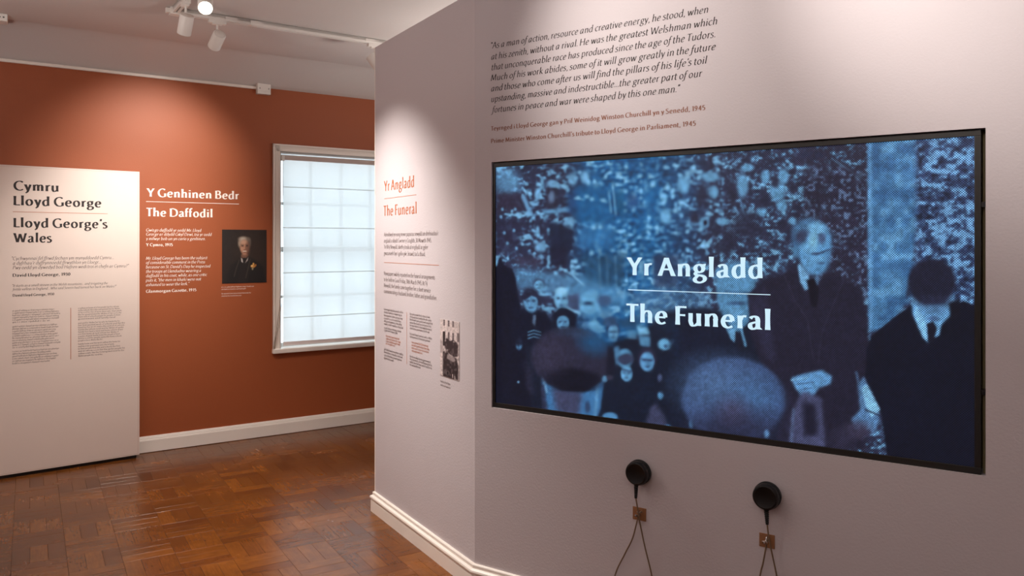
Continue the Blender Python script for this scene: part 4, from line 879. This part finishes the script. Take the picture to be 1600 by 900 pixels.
p.ell(1284, 373, 6, 7.5, (66, 74, 110), soft=.4, al=.75); p.ell(1283, 367, 7, 2.4, (58, 74, 108), soft=.5, al=.6); p.ell(1271, 378, 6, 13, (130, 188, 216), soft=.6, al=.75); p.ell(1262, 388, 9, 7, (112, 170, 210), soft=.6, al=.6)
p.line([(1269, 397), (1280, 396), (1288, 393), (1296, 390)], 2.6, (38, 44, 72), .85, 1.2); p.ell(1274, 396.5, 5, 2.4, (48, 60, 92), soft=.5, al=.7); p.ell(1280, 404, 9, 3.4, (112, 170, 212), soft=.5, al=.7); p.ell(1283, 411.5, 6, 1.8, (54, 74, 110), soft=.5, al=.75); p.ell(1278, 421, 9, 2.4, (76, 124, 170), soft=.5, al=.5); p.ell(1266, 408, 10, 12, (104, 162, 208), soft=.6, al=.6)
p.ell(1243, 394, 4, 9, (84, 138, 182), soft=.4, al=.8); p.ell(1294, 404, 4, 14, (70, 112, 156), soft=.6, al=.5); p.line([(1298, 384), (1314, 388)], 2, (88, 130, 172), .5, 1.2)
p.poly([(1246, 414), (1250, 412), (1264, 432), (1266, 450), (1258, 454), (1250, 440)], (120, 176, 220), .8); p.poly([(1268, 434), (1280, 432), (1278, 446), (1270, 446)], (96, 140, 184), .8, .8); p.poly([(1260, 438), (1272, 434), (1280, 452), (1276, 480), (1268, 480), (1264, 456)], (20, 20, 34), .8)
p.poly([(1236, 590), (1256, 584), (1284, 578), (1300, 588), (1298, 600), (1280, 606), (1268, 622), (1252, 618), (1242, 606)], (98, 152, 202), 1.2); p.line([(1236, 594), (1262, 590)], 2, (140, 196, 232), .8, .8); p.line([(1246, 600), (1272, 597)], 1.2, (44, 60, 96), .9); p.line([(1250, 609), (1268, 606)], 1.2, (44, 60, 96), .9); p.ell(1258, 618, 9, 6, (70, 90, 130), soft=.5, al=.6)
p.poly([(1248, 622), (1256, 612), (1284, 622), (1290, 700), (1232, 694), (1236, 650)], (74, 78, 112), 2.5, .9); p.poly([(1254, 628), (1274, 632), (1278, 680), (1256, 682)], (28, 28, 46), 3, .95); p.line([(1240, 640), (1236, 692)], 4, (100, 130, 170), .5, 2)
# ---- blurred bald head in the foreground
p.ell(1146, 624, 80, 66, (60, 80, 122), soft=.06, rot=4); p.ell(1120, 600, 48, 34, (86, 120, 166), soft=.9, al=.75); p.ell(1180, 625, 32, 30, (74, 116, 164), soft=.8, al=.6); p.ell(1150, 668, 66, 28, (40, 42, 66), soft=.6, al=.85); p.ell(1145, 640, 20, 18, (72, 66, 94), soft=.8, al=.6)
p.poly([(1060, 668), (1228, 690), (1228, 720), (1060, 700)], (34, 38, 62), 5, .85); p.ell(1198, 678, 4, 6, (104, 156, 206), soft=.5, al=.8)
# ---- pale paper and hands between the two men
p.poly([(1340, 600), (1350, 588), (1372, 640), (1374, 655), (1366, 680), (1354, 668), (1336, 672), (1330, 655), (1344, 640)], (88, 130, 176), 1.8, .9); p.poly([(1346, 606), (1354, 600), (1376, 640), (1362, 652), (1352, 632)], (132, 190, 226), 1, .9); p.line([(1352, 640), (1376, 650)], 2.4, (30, 34, 56), .9, 1); p.ell(1340, 672, 20, 14, (62, 58, 82), soft=.4, al=.8); p.line([(1338, 582), (1342, 600)], 4, (80, 110, 150), .8, 1.5); p.ell(1316, 684, 18, 16, (52, 50, 74), soft=.5, al=.7)
# ---- man at the right
p.poly([(1354, 545), (1362, 525), (1392, 500), (1422, 478), (1444, 480), (1490, 476), (1506, 470), (1530, 480), (1530, 735), (1386, 715), (1376, 640), (1352, 590)], (17, 20, 36), 1)
p.poly([(1424, 462), (1436, 470), (1482, 472), (1492, 456), (1488, 490), (1470, 508), (1462, 520), (1450, 536), (1436, 514), (1426, 490)], (104, 160, 208), 1.2); p.ell(1456, 440, 37, 36, (30, 32, 52), soft=.08); p.ell(1458, 470, 26, 10, (38, 42, 66), soft=.4, al=.9); p.ell(1460, 484, 18, 8, (78, 116, 158), soft=.5, al=.8)
p.poly([(1432, 478), (1448, 506), (1450, 534), (1442, 528), (1428, 492)], (128, 184, 226), 1, .9); p.poly([(1448, 506), (1458, 502), (1466, 516), (1458, 536), (1450, 534)], (22, 24, 40), 1, 1); p.poly([(1466, 506), (1472, 502), (1468, 524), (1460, 528)], (110, 164, 208), .9, .95); p.ell(1458, 498, 9, 4, (60, 84, 124), soft=.4, al=.8)
p.poly([(1482, 474), (1500, 466), (1500, 492), (1486, 500)], (18, 20, 34), 1.5)
gm = p.noise(60, 50, 77); gf = p.noise(2.2, 2.2, 78) * .6 + p.noise(5, 6, 79) * .4; p.a = p.a * (.96 + .12 * gm[..., None]) * (.76 + .46 * gf[..., None])
for c_ in range(3): p.a[..., c_] = .35 * p.a[..., c_] + .65 * p.blur(p.a[..., c_], 1)

M_SCREEN = bpy.data.materials.new('led_picture'); M_SCREEN.use_nodes = True
nt = M_SCREEN.node_tree; N = nt.nodes; L = nt.links; b = N['Principled BSDF']
b.inputs['Base Color'].default_value = (.012, .012, .014, 1); b.inputs['Roughness'].default_value = .5; b.inputs['Specular IOR Level'].default_value = .15
at = N.new('ShaderNodeAttribute'); at.attribute_name = 'picture'
tc = N.new('ShaderNodeTexCoord'); sp = N.new('ShaderNodeSeparateXYZ'); L.new(tc.outputs['Object'], sp.inputs[0])
DOT = .0075
def cosn(o):
    a = N.new('ShaderNodeMath'); a.operation = 'MULTIPLY'; a.inputs[1].default_value = 2 * math.pi / DOT; L.new(o, a.inputs[0])
    c = N.new('ShaderNodeMath'); c.operation = 'COSINE'; L.new(a.outputs[0], c.inputs[0]); return c.outputs[0]
pm = N.new('ShaderNodeMath'); pm.operation = 'MULTIPLY'; L.new(cosn(sp.outputs[0]), pm.inputs[0]); L.new(cosn(sp.outputs[1]), pm.inputs[1])
mr = N.new('ShaderNodeMapRange'); mr.inputs[1].default_value = -.65; mr.inputs[2].default_value = .65; mr.inputs[3].default_value = .12; mr.inputs[4].default_value = 1.9; L.new(pm.outputs[0], mr.inputs[0])
L.new(at.outputs['Color'], b.inputs['Emission Color']); es = N.new('ShaderNodeMath'); es.operation = 'MULTIPLY'; es.inputs[1].default_value = .88; L.new(mr.outputs[0], es.inputs[0]); L.new(es.outputs[0], b.inputs['Emission Strength'])
disp = sheet('display', SCR, sx0, sx1, sz0, sz1, OFF - .002, 620, 360, p, M_SCREEN, tv)
disp['label'] = 'glowing dot-matrix picture of a crowd of men in dark coats before a ruined stone wall'
M_LIT = mat('lit_lettering', (20, 20, 22), .5, emit=(206, 238, 255), estr=1.0)
def line_off(mb, u0, v0, u1, s_, cap, **kw):
    q, z = SCR.hit(u0, v0, OFF); q2, _ = SCR.hit(u1, v0, OFF); text_geo(mb, s_, q, z, cap, width=q2 - q, **kw)
for a_ in ((978.5, 429.6, 1191.4, 'Yr Angladd'), (978.5, 502.4, 1203.7, 'The Funeral')):
    mb = MB(); line_off(mb, *a_, .0680, weight='bold', z=OFF - .0012); flat(mb, 'title_text', M_LIT, tv, 'glowing pale blue title lettering')
qa, za = SCR.hit(981.2, 452.8, OFF); qb, _ = SCR.hit(1203.7, 460.7, OFF)
mb = MB(); rule(mb, qa, qb, za, .0028, OFF - .0012); flat(mb, 'title_rule', M_LIT, tv, 'glowing pale blue rule')

# ------------------------------------------------------------------ audio handsets on the wall below the screen, hooks and cords
def P3(u, v, off): q, z = SCR.hit(u, v, off); return (q, z, off)
def handset(label, disc, strain0, strain1, right, left):
    t = thing('audio_handset', label, 'handset', SCR.mat(), None)
    q, z = SCR.hit(disc[0], disc[1], .03); M = Matrix.Translation((q, z, 0))
    MB().lathe([(0, .001), (.030, .001), (.030, .012), (.0455, .013), (.0465, .016), (.0465, .030), (.0450, .033)], 48, M).build('ear_cushion', M_RUB, t, True)
    MB().lathe([(.0435, .031), (.0445, .033), (.0440, .047), (.0415, .0505), (.0360, .052), (.0345, .0512), (0, .0512)], 48, M).build('shell', M_BLACK, t, True)
    MB().lathe([(0, 0), (.018, 0), (.018, .003), (0, .003)], 24, M).build('wall_magnet', M_CHROME, t, True)
    a = Vector(P3(*strain0, .040)); b_ = Vector(P3(*strain1, .036)); n = 28; pts = [a + (b_ - a) * i / n for i in range(n + 1)]
    rr = [(.0088 - .0030 * i / n) * (1.0 if (i // 2) % 2 == 0 else .78) for i in range(n + 1)]
    MB().tube(pts, rr, 14).build('strain_relief', M_RUB, t, True)
    MB().tube(spline([tuple(b_)] + [P3(*x) for x in right], 8), .0028, 8).build('cord', M_CORD, t, True)
    MB().tube(spline([P3(*x) for x in left], 8), .0028, 8).build('cord', M_CORD, t, True)
    return t
def wall_hook(label, u0, v0, u1, v1, style):
    t = thing('wall_hook', label, 'hook', SCR.mat())
    a = SCR.hit(u0, v0); b_ = SCR.hit(u1, v1); cx_, cz_ = (a[0] + b_[0]) / 2, (a[1] + b_[1]) / 2; h = (a[1] - b_[1]) / 2; w_ = (b_[0] - a[0]) / 2
    pl_ = MB().bbox(cx_ - w_, cx_ + w_, cz_ - h, cz_ + h, 0, .003, .0013).build('plate', M_BRASS, t)
    for sx in (-1, 1):
        for sz in (-1, 1): MB().lathe([(0, 0), (.0022, 0), (.0016, .0012), (0, .0014)], 10, Matrix.Translation((cx_ + sx * w_ * .78, cz_ + sz * h * .78, .003))).build('screw', M_BRASS, pl_, True)
    if style == 0:
        for dx, dz in ((.003, .012),):
            pr_ = MB().tube([(cx_ + dx, cz_ + dz, .002), (cx_ + dx, cz_ + dz, .020)], .0035, 10).build('prong', M_CHROME, t, True)
            MB().lathe([(0, -.005), (.003, -.004), (.0055, 0), (.003, .004), (0, .005)], 16, Matrix.Translation((cx_ + dx, cz_ + dz, .022))).build('ball_end', M_CHROME, pr_, True)
        pr_ = MB().tube([(cx_ + .005, cz_ - .004, .002), (cx_ - .004, cz_ - .003, .022)], .0035, 10).build('prong', M_CHROME, t, True)
        MB().lathe([(0, -.005), (.003, -.004), (.0055, 0), (.003, .004), (0, .005)], 16, Matrix.Translation((cx_ - .004, cz_ - .002, .024))).build('ball_end', M_CHROME, pr_, True)
    else:
        MB().tube(spline([(cx_ + .002, cz_ + .016, .002), (cx_ + .001, cz_ + .014, .010), (cx_, cz_ + .004, .014), (cx_ - .002, cz_ - .002, .022), (cx_ - .002, cz_ + .006, .030)], 5), .0036, 10).build('prong', M_CHROME, t, True)
        MB().bbox(cx_ - .012, cx_ + .008, cz_ - .004, cz_ + .006, .018, .026, .003).build('lip', M_CHROME, t)
wall_hook('small bronze hook plate with two ball-ended prongs under the left handset', 989, 790.5, 1010, 815, 0)
wall_hook('small bronze hook plate with one curved chrome prong under the right handset', 1186.6, 831.5, 1210.8, 858, 1)
ql, zl = SCR.hit(990, 900)
handset('round black audio handset on a beige cord, left of the pair below the screen', (997, 738.5), (994, 758), (993.5, 778),
        [(995.5, 790, .030), (997.5, 803, .026), (1000, 818, .024), (1008, 856, .024), (1018.5, 900, .024), (1026, 950, .022), (1018, 990, .02), (1000, 1006, .018)],
        [(1000, 1006, .014), (975, 990, .013), (955, 950, .013), (961, 899, .013), (976, 866, .014), (988, 842, .016), (996, 812, .018), (1000, 801, .020), (1003, 800, .014)])
handset('round black audio handset on a beige cord, right of the pair below the screen', (1198, 775), (1197.5, 797), (1198.7, 819),
        [(1200.5, 835, .034), (1203, 850, .030), (1206.5, 866, .028), (1213.5, 900, .026), (1222, 950, .024), (1218, 1000, .02), (1204, 1020, .018)],
        [(1204, 1020, .014), (1186, 1000, .012), (1181, 950, .012), (1187.5, 900, .012), (1192.4, 879, .012), (1196.6, 856, .012), (1199, 846, .016), (1202, 840, .02)])

# ------------------------------------------------------------------ ceiling track lighting
TZ = CEIL - .036
T0 = floor_pt(273, 22, TZ); TD = RED.D; TN = RED.n
def track(label, o_, d_, length, name='lighting_track'):
    M = Matrix(((d_.x, -d_.y, 0, o_.x), (d_.y, d_.x, 0, o_.y), (0, 0, 1, TZ), (0, 0, 0, 1)))
    t = thing(name, label, 'lighting track', M)
    mb = MB(); mb.box(0, length, -.018, -.006, 0, .034); mb.box(0, length, .006, .018, 0, .034); mb.box(0, length, -.018, .018, .016, .034)
    mb.build('rail', M_FIX, t)
    MB().box(0, length, -.0055, .0055, .008, .015).build('conductor_slot', M_FIXG, t)
    for x in (-.006, length): MB().bbox(x, x + .006, -.019, .019, -.001, .035, .001).build('end_cap', M_FIX, t)
    return t
tr1 = track('white ceiling lighting track running parallel to the red wall towards the grey partition', T0 + TD * .03, TD, 2.05)
for x in (.26, .41, 1.18, 1.85): MB().bbox(x, x + .07, -.021, -.017, .010, .030, .001).build('clip', M_FIX, tr1)
tr2 = track('white ceiling lighting track coming from the corner joint towards the viewer', T0 + TN * .03, TN, 3.7)
t = thing('track_joint', 'white corner joint where the two ceiling lighting tracks meet', 'track joint', Matrix.Translation((T0.x, T0.y, TZ)) @ Matrix.Rotation(math.atan2(TD.y, TD.x), 4, 'Z'))
MB().bbox(-.028, .028, -.028, .028, -.006, .036, .003).build('joint_cover', M_FIX, t)
MB().bbox(-.05, -.026, -.014, .014, .002, .030, .002).build('feed_plug', M_FIX, t)

def spot_head(label, pos, d_, target, power, angle, side=0.0, name='track_spotlight', drop=.045, lit=True, group=None):
    pos = Vector((pos[0], pos[1], TZ)); tgt = Vector(target); piv = pos + Vector((0, 0, -.026 - drop)); dr = (tgt - piv).normalized()
    yaw_t = math.atan2(d_.y, d_.x); t = thing(name, label, 'spotlight', Matrix.Translation(pos) @ Matrix.Rotation(yaw_t, 4, 'Z'), group)
    inv = t.matrix_world.inverted(); mb = MB()
    mb.bbox(-.052, .052, -.017, .017, -.020, .001, .003); mb.bbox(-.03, .03, -.015, .015, -.027, -.018, .004); mb.build('adapter', M_FIX, t)
    MB().tube([(0, 0, -.024), (0, 0, -.03 - drop)], .0065, 12).build('stem', M_FIX, t, True)
    MB().lathe([(0, -.011), (.011, -.011), (.0125, -.006), (.0125, .006), (.011, .011), (0, .011)], 20, Matrix.Translation((0, 0, -.036 - drop)) @ Matrix.Rotation(math.pi / 2, 4, 'X')).build('knuckle', M_FIXG, t, True)
    ctr = inv @ (piv + Vector((0, 0, -.046)))
    R = (inv.to_3x3() @ dr).to_track_quat('Z', 'Y').to_matrix().to_4x4(); M = Matrix.Translation(ctr) @ R
    r_ = .038; l0, l1 = -.05, .062
    body = MB().lathe([(.026, l0 - .002), (.030, l0), (r_ - .002, l0 + .001), (r_, l0 + .004), (r_, l1 - .002), (r_ - .001, l1), (r_ - .0035, l1), (r_ - .004, l1 - .012), (.026, l1 - .03)], 40, M).build('lamp_body', M_FIX, t, True)
    mb = MB(); mb.lathe([(.0, l0 + .002), (.0295, l0 + .002), (.0295, l0 - .0005), (0, l0 - .0005)], 28, M); vb = mb.build('vent_back', M_FIXG, t, True)
    for k in range(8):
        a = k * math.pi / 4; MB().box(.014, .025, -.0022, .0022, l0 - .0015, l0 - .0002).build('vent_slot', M_RUB, vb).matrix_local = M @ Matrix.Rotation(a, 4, 'Z')
    MB().lathe([(0, l1 - .012), (.020, l1 - .013), (r_ - .0045, l1 - .016)], 32, M).build('lens', M_LENS if lit else M_FIXG, body, True)
    lp = t.matrix_world @ (M @ Vector((0, 0, l1 + .004)))
    if lit:
        s_ = spot_light('lamp', lp, lp + dr, power, angle, 1.0, .022); mw = s_.matrix_world.copy()
        bpy.context.view_layer.update(); s_.parent = t; s_.matrix_parent_inverse = t.matrix_world.inverted()
    return t
bpy.context.view_layer.update()
def on_track(o_, d_, u, v, z=TZ):
    g = floor_pt(u, v, z); s_ = (g - o_).dot(d_); return o_ + d_ * s_
p2 = on_track(T0, TD, 335, 36); p4 = on_track(T0, TD, 579, 73)
def wall_pt(pl, u, v): q, z = pl.hit(u, v); return pl.pt(q, z)
LAMPS = [  # label, position on track, track direction, target, power, cone
 ('white cylinder spotlight hanging from the track, tilted down towards the red wall', p2, TD, wall_pt(RED, 235, 275), 95, 74, .045),
 ('white cylinder spotlight half hidden behind the top of the grey partition', p4, TD, (2.9, 4.4, 1.2), 25, 60, .045),
 ('grey-looking cylinder spotlight seen from behind, left of the bright lamp', T0 + TN * .29, TN, (.55, 6.2, .5), 120, 84, .05),
 ('spotlight at the top edge of the picture with its glowing lens facing the room', T0 + TN * .74, TN, (.35, 1.9, .9), 26, 80, .05),
 ('white spotlight on the near track, aimed at the narrow grey wall', T0 + TN * 1.17, TN, (1.66, 4.0, .35), 205, 88, .045),
 ('white spotlight on the near track, aimed at the quotation', T0 + TN * 2.8, TN, (2.1, 2.15, 2.2), 62, 84, .045),
 ('white spotlight on the near track, aimed at the wall right of the screen', T0 + TN * 3.6, TN, (2.65, 1.05, 2.45), 130, 72, .045),
 ('white spotlight on the near track, aimed at the floor', T0 + TN * 1.8, TN, (1.25, 3.6, 0), 55, 66, .045)]
for lb, p_, d_, tg, pw, an, dp in LAMPS: spot_head(lb, p_, d_, tg, pw, an, drop=dp)

# small white box at the left edge of the ceiling
g = floor_pt(6, 32, CEIL - .03); t = thing('ceiling_box', 'small white ceiling box with two dark holes at the left edge of the picture', 'junction box', Matrix.Translation((g.x - .07, g.y, CEIL)))
MB().bbox(-.09, .09, -.05, .05, -.045, 0, .006).build('box_body', M_FIX, t)
for x in (.05, .07): MB().lathe([(0, -.002), (.005, -.002), (.005, 0), (0, 0)], 12, Matrix.Translation((x, -.050, -.022)) @ Matrix.Rotation(math.pi / 2, 4, 'X')).build('hole', M_RUB, t, True)
